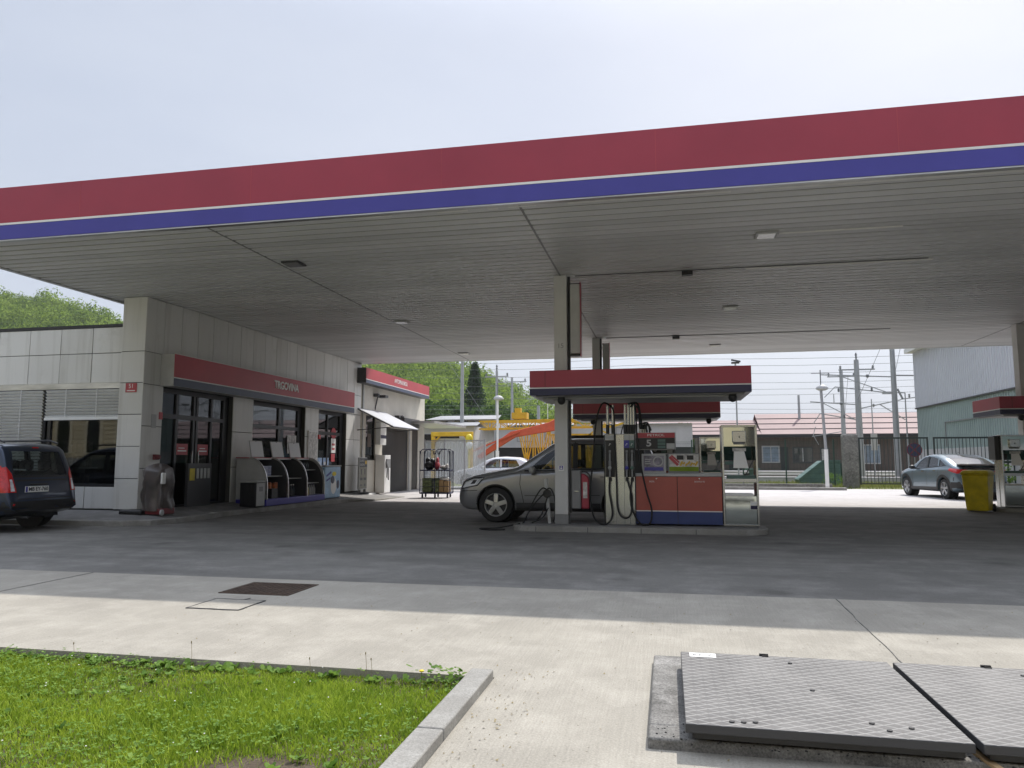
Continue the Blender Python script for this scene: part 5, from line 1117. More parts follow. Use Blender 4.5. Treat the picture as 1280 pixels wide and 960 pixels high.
# local +x is rearwards, local -y is the car's left when local x points back
S = dict(L=4.36, W=.885, tumble=.26, crown=.02,
    top=sc([(0, .72), (.05, .83), (.2, .93), (.8, 1.03), (1.15, 1.09), (1.6, 1.33), (2.0, 1.48), (2.4, 1.52), (2.9, 1.49), (3.4, 1.37), (3.8, 1.21), (4.0, 1.13), (4.16, 1.10), (4.24, 1.05), (4.3, .9), (4.36, .7)]),
    bot=sc([(0, .34), (.2, .22), (4.0, .24), (4.36, .4)]),
    belt=sc([(0, .75), (1.0, .96), (2.5, 1.02), (3.8, 1.04), (4.36, .95)]),
    wid=sc([(0, .6), (.08, .7), (.3, .82), (.7, .89), (1.6, .88), (2.4, .875), (3.4, .9), (4.0, .87), (4.25, .80), (4.36, .7)]),
    cabin=(1.2, 4.05), wheels=(.86, 3.53), ra=.385, ra_z=.345, rw=.345, rim='split', tw=.2, glass='carglass_dark',
    side_win=[[(1.5, 1.03), (2.33, 1.06), (2.33, 1.42), (2.05, 1.40), (1.8, 1.28)], [(2.41, 1.06), (3.1, 1.09), (3.05, 1.36), (2.7, 1.415), (2.41, 1.42)], [(3.18, 1.1), (3.6, 1.13), (3.35, 1.26), (3.15, 1.335)]],
    end_win=[([(-.66, 1.12), (.66, 1.12), (.56, 1.4), (-.56, 1.4)], .5, 2.1)],
    seats=(1.95, 2.85), seat_h=1.08, dash=.98)
left = Vector((-fy, fx, 0))              # the car's left side on the ground
# tyre is at local (3.53, -.865): world = origin - f*(3.53-2.18) + left*.865
org = rw_ + Vector((fx, fy, 0)) * (3.53 - 2.18) - left * .78
root = thing('parked_car', 'pale blue fastback car parked beyond the yellow bin', 'car', (org.x, org.y, -.004), math.atan2(-fy, -fx))
c = Car(S, root, 'paint_ice')
for sg in (1, -1):
    for cx in (.86, 3.53): c.strip('arch_cladding', [(cx + .43 * math.cos(R(a)), .345 + .43 * math.sin(R(a))) for a in range(-8, 190, 9)], 'y', sg, 'black', .09, .012)
    c.patch('sill_cladding', [(1.2, .25), (3.15, .25), (3.15, .40), (1.2, .36)], 'y', sg, 'black', .014); c.patch('bumper_side', [(3.95, .38), (4.3, .40), (4.34, .58), (3.98, .58)], 'y', sg, 'black', .012)
    c.patch('tail_light', [(sg * .36, .93), (sg * .80, .86), (sg * .80, 1.0), (sg * .5, 1.0)], 'x', 1, 'redlight', .008); c.patch('tail_light_side', [(3.85, .97), (4.25, .86), (4.2, 1.02), (3.9, 1.03)], 'y', sg, 'redlight', .008)
    m = MB(); m.ball((1.62, sg * .99, 1.06), (.085, .11, .075), 12, 8); m.bar((1.6, sg * .85, 1.02), (1.62, sg * .93, 1.03), .05); o = m.build('door_mirror', 'black', root, smooth=50); o.location = c.o
    c.strip('door_gap', [(2.37, 1.05), (2.37, .42)], 'y', sg, 'darkgrey'); c.strip('door_gap', [(1.4, 1.0), (1.36, .7), (1.42, .42)], 'y', sg, 'darkgrey'); c.strip('door_gap', [(3.25, 1.05), (3.2, .8), (3.08, .6)], 'y', sg, 'darkgrey'); c.strip('window_seal', [(1.4, 1.0), (2.4, 1.04), (3.65, 1.12)], 'y', sg, 'black', .03)
    c.patch('pillar_trim', [(2.33, 1.06), (2.41, 1.06), (2.41, 1.44), (2.33, 1.44)], 'y', sg, 'black', .004)
    m = MB(); m.bar((2.12, sg * .905, .92), (2.28, sg * .905, .92), .025); m.bar((2.95, sg * .915, .94), (3.1, sg * .915, .94), .025); o = m.build('door_handle', 'chrome', root); o.location = c.o
    c.strip('bumper_slit', [(4.1, .62), (4.12, .74)], 'y', sg, 'black', .03, .006)
# sloping rear screen, tail spoiler
def topz(name, pts, m, off=.004): return c.patch(name, pts, 'z', 1, m, off, 18, 10)
M['glossblack'] = mat('gloss_black', (.012, .012, .014), .04, spec=.8, coat=1)
topz('rear_window', [(2.85, -.5), (3.35, -.56), (3.92, -.6), (3.92, .6), (3.35, .56), (2.85, .5)], 'glossblack')
m = MB(); m.add([(4.0, -.68, 1.125), (4.3, -.66, 1.13), (4.3, .66, 1.13), (4.0, .68, 1.125), (4.0, -.68, 1.175), (4.31, -.66, 1.185), (4.31, .66, 1.185), (4.0, .68, 1.175)], [(0, 3, 2, 1), (4, 5, 6, 7), (0, 1, 5, 4), (1, 2, 6, 5), (2, 3, 7, 6), (3, 0, 4, 7)]); o = m.build('spoiler', 'glossblack', root, bevel=.015); o.location = c.o
c.patch('tail_band', [(-.6, .97), (.6, .97), (.6, 1.06), (-.6, 1.06)], 'x', 1, 'glossblack', .007); c.patch('number_plate', [(-.26, .72), (.26, .72), (.26, .83), (-.26, .83)], 'x', 1, 'white', .01); c.patch('bumper', [(-.78, .38), (.78, .38), (.78, .6), (-.78, .6)], 'x', 1, 'black', .012)
m = MB(); m.box(.3, -.7, .23, 4.0, .7, .33); o = m.build('underbody', 'black', root); o.location = c.o
m = MB(); m.tube([(2.75, 0, 1.53), (2.95, 0, 1.58)], .006, 5); o = m.build('antenna', 'black', root); o.location = c.o

# --- white car behind the screen
root = thing('parked_car', 'white car parked behind the translucent wash screen', 'car', (-9.95 + 2.1, 34.2, -.004))
S = dict(L=4.2, W=.86, tumble=.25, crown=.02,
    top=sc([(0, .6), (.06, .74), (.3, .84), (.8, .93), (1.1, 1.0), (1.7, 1.34), (2.0, 1.44), (2.5, 1.47), (3.2, 1.43), (3.8, 1.2), (4.0, 1.0), (4.15, .9), (4.2, .6)]),
    bot=sc([(0, .33), (.2, .2), (3.9, .24), (4.2, .4)]), belt=sc([(0, .65), (1.0, .88), (3.8, .97), (4.2, .85)]),
    wid=sc([(0, .58), (.1, .7), (.4, .82), (.8, .86), (3.6, .86), (4.1, .8), (4.2, .7)]), cabin=(1.2, 3.85), wheels=(.8, 3.35), ra=.355, ra_z=.32, rw=.31, rim='five', tw=.19,
    side_win=[[(1.5, .97), (2.35, .98), (2.35, 1.36), (2.1, 1.36), (1.85, 1.26)], [(2.43, .98), (3.3, 1.02), (3.1, 1.32), (2.43, 1.36)]],
    end_win=[([(-.6, 1.05), (.6, 1.05), (.5, 1.36), (-.5, 1.36)], .6, 2.1), ([(-.56, 1.06), (.56, 1.06), (.46, 1.34), (-.46, 1.34)], 3.2, 4.6)], seats=(1.9, 2.75), seat_h=1.05, dash=.92)
c = Car(S, root, 'paint_white')
for sg in (1, -1):
    c.patch('headlight', [(.12, .62), (.45, .7), (.5, .8), (.25, .78)], 'y', sg, 'lens', .004); c.strip('door_gap', [(2.39, 1.38), (2.39, .35)], 'y', sg, 'darkgrey'); c.strip('window_seal', [(1.45, .95), (3.35, 1.0)], 'y', sg, 'black', .025)
    m = MB(); m.ball((1.6, sg * .95, .98), (.07, .1, .07), 12, 8); o = m.build('door_mirror', 'paint_white', root, smooth=50); o.location = c.o
# ------------------------------------------------------------------ fence line, gate, rail yard
m = MB(); m.box(3.0, 35.6, -.1, 7.0, 35.85, .1).box(3.0, 36.41, -.15, 30, 37.9, -.02); 
s = MB().box(2.0, 36.6, -.1, 7.4, 36.8, .22).build('low_wall', 'old_concrete', bevel=.02); tag(s, 'low grey concrete edging wall in front of the green mesh fence', 'wall')
s = MB().box(1.0, 34.7, -.1, 7.6, 34.95, .12).build('yard_kerb', 'kerb', bevel=.02); tag(s, kind='structure')
sheet('yard_edge_grass', -40, 36.42, 45, 39.6, -.15, -.03, 'field')
def rows_of_bars(mb, x0, x1, y, z0, z1, step, r):
    n = int((x1 - x0) / step)
    for i in range(n + 1):
        x = x0 + (x1 - x0) * i / n; mb.box(x - r, y - r, z0, x + r, y + r, z1)
fn = thing('mesh_fence', 'dark green wire mesh fence between the pumps and the old gate pillar', 'fence', (0, 39, 0))
m = MB(); rows_of_bars(m, -6, 8.2, 0, .1, 2.25, .05, .003)
for z in (.15, .4, .65, .9, 1.15, 1.4, 1.65, 1.9, 2.15, 2.25): m.box(-6, -.004, z - .004, 8.2, .004, z + .004)
m.build('mesh', 'green_fence', fn)
for x in (-6, -3.6, -1.2, 1.2, 3.7, 5.75, 8.0): MB().box(x - .03, -.03, -.1, x + .03, .03, 2.35).build('post', 'green_fence', fn)
gp = thing('gate_pillar', 'thick old weathered concrete gate pillar', 'pillar', (8.72, 38.9, -.1)); MB().box(-.34, -.3, 0, .34, .3, 2.66).build('shaft', 'old_concrete', gp, bevel=.06, seg=3)
for x0, x1, lab in ((9.15, 12.28, 'left leaf of the barred metal gate, next to the concrete pillar'), (12.5, 15.7, 'right leaf of the barred metal gate, behind the pale blue car'), (15.9, 22, 'barred metal fence panel right of the gate, behind the right pumps')):
    t = thing('metal_gate', lab, 'gate', (x0, 39, 0), 0, 'barred metal gate leaves'); wd = x1 - x0
    m = MB(); m.box(0, -.03, .12, .07, .03, 2.42).box(wd - .07, -.03, .12, wd, .03, 2.42).box(.07, -.03, 2.34, wd - .07, .03, 2.42).box(.07, -.03, .14, wd - .07, .03, .2).build('frame', 'fence_dark', t)
    m = MB(); rows_of_bars(m, .18, wd - .18, 0, .2, 2.34, .155, .012); m.build('bars', 'fence_dark', t)
    if x0 < 15: MB().box(wd - .05 if x0 < 10 else .0, -.08, 1.1, wd + .03 if x0 < 10 else .08, .05, 1.25).build('lock_box', 'black', t)
sgn = thing('round_sign', 'round dark blue road sign with a faded red cross beyond the gate', 'road sign', (12.0, 40.2, 0)); MB().cyl((0, 0, -.1), (0, 0, 2.15), .03, n=10).build('pole', 'pole_grey', sgn); 
M['dullblue'] = mat('dull_blue', (.04, .045, .10), .5, var=.2); M['dullred'] = mat('dull_red', (.16, .03, .04), .5, var=.2)
MB().cyl((0, -.04, 1.82), (0, -.06, 1.82), .36, n=30).build('disc', 'dullblue', sgn); m = MB(); m.bar((-.23, -.066, 1.59), (.23, -.066, 2.05), .06, .008, up=(0, 1, 0)).bar((-.23, -.075, 2.05), (.23, -.075, 1.59), .06, .008, up=(0, 1, 0)).lathe([(.355, -.07), (.355, -.062), (.315, -.062), (.315, -.07), (.355, -.07)], 30, (0, 0, 1.82), 'y'); m.build('red_cross', 'dullred', sgn)
sk_ = thing('skip_container', 'green steel skip with sloped ends behind the mesh fence', 'skip', (8.35, 44, -.12))
MB().prism([(-1.2, .35), (-1.0, 0), (1.0, 0), (1.0, 1.4), (.1, 1.4)], 'y', 0, 1.7).build('body', 'green_metal', sk_, bevel=.02); m = MB(); m.bar((-1.2, -.03, .35), (.1, -.03, 1.4), .1, .06, up=(0, 1, 0)).bar((.1, -.03, 1.4), (1.0, -.03, 1.4), .1, .06, up=(0, 1, 0)).bar((.4, -.04, 0), (.4, -.04, 1.38), .1, .05).build('ribs', 'green_metal', sk_); MB().box(1.01, 0, 0, 1.6, 1.5, 1.3).build('tail_box', 'green_fence', sk_)
# tracks and platform edges
for i, y in enumerate((51.5, 57.0, 63.0)):
    t = thing('railway_track', ['nearest', 'middle', 'farthest'][i] + ' railway track behind the fence', 'railway track', (0, y, -.16), 0, 'railway tracks'); MB().box(-120, -1.5, 0, 120, 1.5, .16).build('ballast_bed', 'ballast', t)
    for dy in (-.72, .72): MB().box(-120, dy - .035, .2, 120, dy + .035, .36).build('rail', 'rust', t)
    MB().box(-120, -1.2, .12, 120, -1.0, .18).box(-120, 1, .12, 120, 1.2, .18).build('sleeper_ends', 'wood_dark', t)
for i, (y, z) in enumerate(((48.3, .3), (60.0, .28), (69.5, .36))):
    s = MB().box(-40, y, -.16, 30, y + (1.0 if i < 2 else 4.8), z).build('platform', 'yard', bevel=.03); tag(s, ['low pale platform edge nearest the fence', 'low pale platform between the middle and far tracks', 'low pale platform along the old railway shed'][i], 'platform', 'low railway platforms')
s = MB().box(4.6, 45.0, -.16, 5.0, 45.4, .75).box(4.4, 44.9, .75, 5.2, 45.5, .85); tag(s.build('rail_bench', 'green_metal'), 'small dark green trackside stand behind the mesh fence', 'stand')
# old railway shed with long faded roof
M['shedpane'] = mat('dusty_pane', (.20, .25, .30), .25, var=.3, scale=2)
rb = thing('railway_shed', 'long low railway shed with a faded pink roof and dark timber wall', 'building', (0, 75, 0))
MB().box(2.9, 0, -.16, 42, 9, 3.75).build('wall', 'wood_dark', rb)
def roof(x0, x1, y0, y1, z0, z1, name='roof'):
    m = MB(); ym = (y0 + y1) / 2; n = 4
    for k in range(n):
        a, b = k / n, (k + 1) / n
        for sg in (0, 1):
            ya, yb = (y0 + (ym - y0) * a, y0 + (ym - y0) * b) if sg == 0 else (y1 + (ym - y1) * a, y1 + (ym - y1) * b)
            za, zb = z0 + (z1 - z0) * a + .05, z0 + (z1 - z0) * b
            m.add([(x0, ya, za), (x1, ya, za), (x1, yb, zb), (x0, yb, zb), (x0, ya, za - .12), (x1, ya, za - .12), (x1, yb, zb - .12), (x0, yb, zb - .12)], [(0, 1, 2, 3), (4, 7, 6, 5), (0, 4, 5, 1), (1, 5, 6, 2), (2, 6, 7, 3), (3, 7, 4, 0)])
    o = m.build(name, 'roof_pink', rb); g = MB()
    for k in (1, 2, 3): g.box(x0, y0 + (ym - y0) * k / n - .06, z0 + (z1 - z0) * k / n - .02, x1, y0 + (ym - y0) * k / n - .01, z0 + (z1 - z0) * k / n + .05)
    g.build('roof_seam', 'darkgrey', o)
roof(8.8, 42, -1.2, 10, 3.75, 6.05); roof(2.4, 8.79, -1.2, 10, 3.75, 5.45)
MB().box(2.4, -1.22, 3.5, 42, -1.1, 3.79).build('eaves_board', 'frame_dark', rb)
for x0, x1, z0, z1, mm in ((9.0, 10.4, 1.2, 2.6, 'shedpane'), (3.4, 5.0, 1.2, 2.5, 'glossblack'), (11.8, 13.4, 1.2, 2.5, 'glossblack'), (14.3, 14.9, 1.2, 2.4, 'poster_pale'), (17.0, 19.4, 1.1, 2.7, 'shedpane')):
    f = MB().box(x0 - .12, -.06, z0 - .12, x1 + .12, -.01, z1 + .12).build('window', 'lightgrey' if mm == 'shedpane' else 'darkgrey', rb); MB().box(x0, -.09, z0, x1, -.061, z1).build('pane', mm, f); MB().box((x0 + x1) / 2 - .04, -.11, z0, (x0 + x1) / 2 + .04, -.091, z1).build('mullion', 'lightgrey', f)
for x0, x1 in ((5.8, 7.0), (10.6, 11.3), (25, 27.5)): MB().box(x0, -.05, 0, x1, -.01, 2.6).build('door', 'frame_dark', rb)
s = thing('far_shed', 'small far shed roof standing left of the long pink roof', 'building', (0, 82, 0)); MB().box(.4, 0, -.16, 2.4, 4, 2.9).build('wall', 'wood_dark', s); MB().box(.2, -.2, 2.9, 2.6, 4.2, 3.2).build('roof', 'wood_dark', s)
# green and white warehouse on the right
wh = thing('warehouse', 'tall warehouse with white upper and pale green lower metal sheeting', 'building', (16.0, 52.5, 0))
def sheeting(x, y0, y1, z0f, z1f, st=.28):
    mb = MB(); V = []; n = int((y1 - y0) / st); F = []
    for i in range(n):
        for q, dx in ((0, 0), (.55, 0), (.65, -.045), (.9, -.045)):
            y = y0 + (y1 - y0) * (i + q) / n; V += [(x + dx, y, z0f(y)), (x + dx, y, z1f(y))]
    F = [(2 * i, 2 * i + 2, 2 * i + 3, 2 * i + 1) for i in range(len(V) // 2 - 1)]
    mb.v = V; mb.f = F; mb.mi = [0] * len(F); return mb
sheeting(0, -55, 0, lambda y: 2.0, lambda y: 4.75).build('green_sheeting', 'wh_green', wh, fix=False)
sheeting(-.06, -55, 0, lambda y: 4.7, lambda y: 8.4).build('white_sheeting', 'wh_white', wh, fix=False)
MB().box(.1, -55, -.16, 30, -.05, 8.3).build('core', 'lightgrey', wh); MB().box(-.05, -55, -.16, .09, 0, 2.0).build('white_base', 'hall_white', wh)
MB().box(-.14, -55, 4.62, .0, .0, 4.7).build('flashing', 'darkgrey', wh); MB().box(-.5, -55, 8.35, .3, .4, 8.62).build('eaves', 'white', wh)
m = MB(); m.add([(-.5, .4, 8.63), (15, .4, 12.2), (15, -55, 12.2), (-.5, -55, 8.63)], [(0, 1, 2, 3)]); m.build('roof', 'lightgrey', wh)
m = MB(); m.box(-.1, -15, 3.5, -.05, -5, 3.55).box(-.1, -5.05, 2.1, -.05, -5, 3.55); m.build('panel_seam', 'grey', wh)
# white hall, house and crane on the left
hl = thing('white_hall', 'long low white clad hall behind the yellow crane', 'building', (0, 62, 0))
m = MB(); m.box(-15.5, 0, 2.4, -7.8, 12, 4.2).box(-7.8, 0, 2.4, 2.0, 12, 4.35); m.build('wall', 'hall_white', hl)
MB().box(-17, .3, -.16, 2, 12, 2.4).build('dark_lower_wall', 'frame_dark', hl)
m = MB(); m.add([(-15.6, -.3, 4.3), (-7.6, -.3, 4.3), (-8.6, 5, 5.0), (-15.2, 5, 5.0)], [(0, 1, 2, 3)]).build('roof', 'shed_roof', hl)
m = MB(); m.add([(-5.6, -.3, 4.36), (2.2, -.3, 4.36), (1.5, 6, 5.8), (-5.0, 6, 5.8)], [(0, 1, 2, 3)]).build('roof', 'roof_pink', hl)
m = MB()
for x0, z0, x1, z1 in ((-12.6, 2.9, -11.2, 4.0), (-4.2, 2.7, -2.9, 4.0), (-10.2, 2.7, -9.0, 4.1)):
    m.box(x0, -.03, z0, x1, -.005, z0 + .05).box(x0, -.03, z1, x1, -.005, z1 + .05).box(x0, -.03, z0 + .05, x0 + .05, -.005, z1).box(x1 - .05, -.03, z0 + .05, x1, -.005, z1)
m.build('panel_frame', 'grey', hl)
ho = thing('yard_house', 'pale house with small dark windows behind the side building canopy', 'building', (0, 50, 0))
MB().box(-19.0, 0, -.16, -13.2, 6, 3.7).build('wall', 'hall_white', ho); MB().box(-17.2, 2.5, 3.7, -12.4, 7, 4.3).build('upper_wall', 'hall_white', ho)
m = MB(); m.add([(-19.2, -.4, 3.72), (-12.9, -.4, 3.72), (-13.4, 3, 4.2), (-18.8, 3, 4.2)], [(0, 1, 2, 3)]).build('roof', 'shed_roof', ho); m = MB(); m.add([(-17.6, 2.2, 4.3), (-12.0, 2.2, 4.3), (-12.4, 5, 4.75), (-17.2, 5, 4.75)], [(0, 1, 2, 3)]).build('upper_roof', 'shed_roof', ho)
for x0, x1, z0, z1, yy in ((-17.0, -14.3, 2.7, 3.15, 0), (-16.8, -15.9, 3.85, 4.2, 2.5), (-14.6, -13.8, 3.85, 4.2, 2.5), (-15.4, -14.8, 3.85, 4.2, 2.5)): MB().box(x0, yy - .05, z0, x1, yy - .005, z1).build('window', 'glossblack', ho)
yf = thing('yellow_frame', 'low yellow steel gantry frame behind the translucent screen', 'frame', (-13.6, 42, 0)); m = MB(); m.bar((0, 0, 0), (0, 0, 2.85), .22).bar((2.3, 0, 0), (2.3, 0, 2.85), .22).bar((-.12, 0, 2.85), (2.42, 0, 2.85), .26).bar((.1, 0, 2.4), (.4, 0, 2.75), .1).bar((2.2, 0, 2.4), (1.9, 0, 2.75), .1); m.build('beams', 'yellow', yf, bevel=.02); MB().box(.15, .1, 2.0, 2.1, .2, 2.6).build('board', 'lightgrey', yf)
cr = thing('rail_crane', 'yellow lattice rail crane with a long flat boom', 'crane', (-10.9, 47, 0))
def lattice(mb, p, q, w, h, n, ch=.1, br=.05):
    p, q = Vector(p), Vector(q); d = (q - p); u = Vector((0, 0, h)); s_ = Vector((0, w, 0))
    for a in (Vector((0, 0, 0)), u, s_, u + s_): mb.bar(p + a, q + a, ch)
    for i in range(n):
        a, b = p + d * i / n, p + d * (i + 1) / n
        for e in (Vector((0, 0, 0)), s_): mb.bar(a + e, b + u + e, br) if i % 2 else mb.bar(a + u + e, b + e, br); mb.bar(b + e, b + u + e, br)
m = MB(); lattice(m, (-1.2, 0, 3.35), (7.6, 0, 3.45), .9, .5, 14); m.box(.2, -.1, 3.72, 6.8, .02, 3.9); m.bar((7.6, 0, 3.45), (8.3, 0, 3.7), .12).bar((7.6, 0, 3.9), (8.3, 0, 3.7), .12).bar((6.2, 0, 3.5), (7.4, 0, 2.9), .1); m.build('boom', 'yellow', cr)
m = MB(); lattice(m, (1.4, 0, 1.25), (3.4, 0, 1.25), .8, 2.1, 4, .12, .07); lattice(m, (3.6, 0, 1.25), (6.2, 0, 1.25), .8, 1.7, 5, .1, .07); m.bar((4.2, 0, 3.2), (5.9, 0, 1.7), .12).bar((6.4, 0, 3.2), (4.4, 0, 1.6), .1); m.build('tower', 'yellow', cr)
MB().box(-.8, -.2, .7, 8.5, 1.2, 1.25).box(4.6, -.25, 1.25, 6.0, 1.1, 2.0).build('chassis', 'yellow', cr, bevel=.03); m = MB(); m.box(1.0, -.1, 4.0, 2.0, .7, 4.4).box(1.2, -.05, 4.4, 1.6, .3, 4.7); m.build('winch', 'yellow', cr)
for x in (.2, 1.6, 6.0, 7.4): MB().cyl((x, -.1, .45), (x, .1, .45), .45, n=20).build('wheel', 'rust', cr)
ar = thing('loader_arm', 'orange red folded loader arm raised in front of the yellow crane', 'loader crane', (-10.6, 45.2, 0))
MB().prism([(-1.2, 1.55), (-.95, 1.4), (1.3, 2.75), (3.9, 3.15), (4.15, 3.0), (4.4, 3.05), (4.2, 3.75), (3.8, 3.85), (3.4, 3.65), (1.3, 3.15), (1.0, 3.1)], 'y', 0, .3).build('arm', 'orange', ar, bevel=.03); MB().bar((-1.4, -.05, 1.9), (1.6, -.05, 3.1), .1).build('ram', 'orange', ar); MB().bar((4.3, .1, 3.2), (4.5, .1, .6), .3).build('arm_post', 'orange', ar); MB().bar((-1.6, -.08, 1.85), (-.2, -.08, 2.55), .06).build('piston', 'alu', ar)
MB().box(3.6, -.2, -.1, 5.2, .9, .9).build('pedestal', 'orange', ar)
s = thing('yellow_flower_sprayer', 'bright yellow and white machine part beyond the translucent screen', 'machine', (-11.0, 40.5, 0)) ; m = MB(); m.ball((0, 0, 2.5), (.22, .2, .3), 10, 7).bar((0, 0, 0), (0, 0, 2.3), .1); m.build('head', 'bin_yellow', s, smooth=40); MB().ball((.05, -.1, 2.15), (.2, .2, .22), 10, 7).build('base', 'white', s, smooth=40)
s.name = 'yard_machine'
# ------------------------------------------------------------------ poles and overhead line
def pole(px, ytop, Y, label, r=.13, kind='', group='railway line poles', top2=None, lean=0, mm='pole_grey', zt=None):
    p = at(px, ytop, Y); z = zt or p.z
    t = thing('line_pole', label, 'pole', (p.x, Y, -.16), 0, group); MB().tube([(lean, 0, 0), (lean * .5, 0, z / 2), (0, 0, z)], r * 1.05, 12, r * .68).build('mast', mm, t, smooth=50); return t, z
def insul(mb, x, y, z, h=.25): mb.cyl((x, y, z), (x, y, z + h), .05, n=8).cyl((x, y, z + h * .3), (x, y, z + h * .42), .09, n=8).cyl((x, y, z + h * .65), (x, y, z + h * .77), .09, n=8)
def crossarm(t, z, w=1.2):
    m = MB(); m.bar((-w, 0, z), (w, 0, z), .09); m.build('crossarm', 'pole_grey', t); 
    for x in (-w * .9, w * .9): i = MB(); insul(i, x, 0, z + .04); i.build('insulator', 'wire', t)
def cantilever(t, z, L, sg=-1):
    m = MB(); m.bar((0, 0, z), (sg * L, 0, z + .25), .07).bar((0, 0, z - 1.1), (sg * L * .8, 0, z - .6), .06).bar((0, 0, z - 1.2), (sg * L * .75, 0, z + .18), .05).bar((sg * L * .8, 0, z - .6), (sg * L * .95, 0, z - 1.3), .05).bar((sg * L * .5, 0, z + .1), (sg * L * .5, 0, z + .8), .05); m.build('cantilever', 'pole_grey', t); 
    for q in (.3, .75): i = MB(); insul(i, sg * L * q, 0, z - .95); i.build('insulator', 'wire', t)
    MB().ball((sg * L * .35, 0, z + .1), .12, 8, 6).build('clamp', 'wire', t)
t, z = pole(578, 440, 52, 'plain grey line pole nearest the side building roof', .16, zt=9.6)
t, z = pole(621, 461, 60, 'tall grey line pole with insulators behind the round yard lamp', .15); crossarm(t, z - .5, 1.0); m = MB(); insul(m, 0, 0, z, .5); m.build('top_insulator', 'wire', t)
t, z = pole(640, 470, 68, 'line pole with a crossarm left of the front pump canopy', .16); crossarm(t, z - .4, 1.4)
t, z = pole(673, 505, 66, 'dull lattice pole just left of the front column', .2)
t, z = pole(684.5, 490, 55, 'very thin white pole just left of the front column', .035, mm='white')
t, z = pole(998, 492, 78, 'thin short grey line pole in front of the pink roof', .16, lean=0)
t, z = pole(1051, 461, 66, 'grey line pole with a crossarm behind the concrete pillar', .2, lean=0); crossarm(t, z - .5, 1.1)
m = MB(); m.bar((0, 0, z - 5.1), (-2.5, 0, z - 5.5), .06).bar((-2.4, 0, z - 5.4), (-2.2, 0, z - 4.7), .05).bar((-2.4, 0, z - 5.4), (-2.0, 0, z - 6.2), .05).build('cantilever', 'pole_grey', t)
t, z = pole(1070, 447, 56, 'tall grey line pole with crossarm and bracket behind the gate', .24, lean=0); crossarm(t, z - .7, 1.2); cantilever(t, z - 3.2, 3.2, -1); m = MB(); insul(m, 0, 0, z, .5); m.build('top_insulator', 'wire', t); m = MB(); m.bar((0, 0, z - 3.5), (2.8, 0, z - 2.9), .07).bar((1.4, 0, z - 3.2), (3.0, 0, z - 4.3), .06); insul(m, 1.0, 0, z - 3.4); m.build('right_bracket', 'pole_grey', t)
t, z = pole(1115, 437, 53, 'thickest pale line pole, right of the gate middle', .2, lean=0, zt=11.5); cantilever(t, 7.0, 4.6, -1); m = MB(); m.bar((0, 0, 7.1), (1.6, 0, 7.05), .08).bar((.2, 0, 6.2), (.5, 0, 5.5), .1); insul(m, .9, 0, 5.6); m.bar((.4, 0, 5.5), (1.6, 0, 5.65), .06); m.build('right_bracket', 'pole_grey', t)
t, z = pole(1089, 496, 58, 'thin signal pole with a grey box behind the gate', .05, lean=0); MB().box(-.15, -.1, 2.2, .25, .1, 3.4).build('signal_box', 'lightgrey', t)
t, z = pole(1131, 488, 50, 'thin lamp post between the thickest pole and the warehouse', .05, lean=0); m = MB(); m.bar((0, 0, z), (-.9, 0, z + .05), .05).box(-1.3, -.1, z - .05, -.8, .1, z + .1); m.build('lamp_head', 'lightgrey', t)
for px, yt, Y, lab, yl in ((622, 497, 38, 'white lamp pole with a round lamp behind the grey car', None), (1026, 484, 36.2, 'white lamp pole with a flat round lamp before the mesh fence', None)):
    p = at(px, yt, Y); t = thing('yard_lamp', lab, 'street lamp', (p.x, Y, -.1), 0, 'white yard lamps'); ln = .1 if px > 900 else .0
    MB().tube([(ln, 0, 0), (ln, 0, 1.9)], .085, 12).build('lower_pole', 'white', t, smooth=50); MB().tube([(ln, 0, 1.9), (0, 0, p.z)], .065 if px > 900 else .05, 12, .06).build('upper_pole', 'white' if px < 900 else 'pole_grey', t, smooth=50); m = MB(); m.lathe([(0, .02), (.16, .0), (.27, .06), (.27, .12), (.2, .2), (.08, .26), (0, .27)], 20, (.05, 0, p.z - .05)); m.build('lamp_head', 'lightgrey', t, smooth=50)
    m = MB(); m.cyl((0, 0, p.z + .2), (0, 0, p.z + .9), .025, n=6).bar((-.4, 0, p.z + .75), (.4, 0, p.z + .75), .025); m.build('aerial', 'wire', t)
p = at(919, 452, 60); t = thing('yard_floodlight', 'thin mast with a double floodlight above the rear pump canopy', 'street lamp', (p.x, 60, -.16)); MB().cyl((0, 0, 0), (0, 0, p.z), .06, n=10).build('mast', 'pole_grey', t, smooth=50); m = MB(); m.add(*frustum(.3, .12, .3, .2, p.z, p.z + .12)).bar((-.3, 0, p.z + .3), (.4, 0, p.z + .15), .12); m.build('floodlights', 'darkgrey', t)
wires = [(452, 441, 55, 0), (470, 460, 57, 0), (481, 472, 60, 0), (489, 480, 58, 0), (497, 487, 62, 0), (505, 499, 64, 0), (510, 508, 68, 0), (460, 450, 56, 0), (516, 513, 72, 0)]
for i, (yl, yr, Y, dy) in enumerate(wires):
    a, b = at(560, yl, Y + 6), at(1180, yr, Y); a = a + (a - b) * .8; b = b + (b - a) * .04
    pts = [a + (b - a) * k / 24 + Vector((0, 0, -.22 * (1 - (2 * ((k / 8) % 1) - 1) ** 2))) for k in range(25)]
    tag(MB().tube(pts, .013, 5).build('overhead_wire', 'wire'), 'thin overhead railway wire crossing the sky under the canopy', 'wire', 'overhead railway wires')
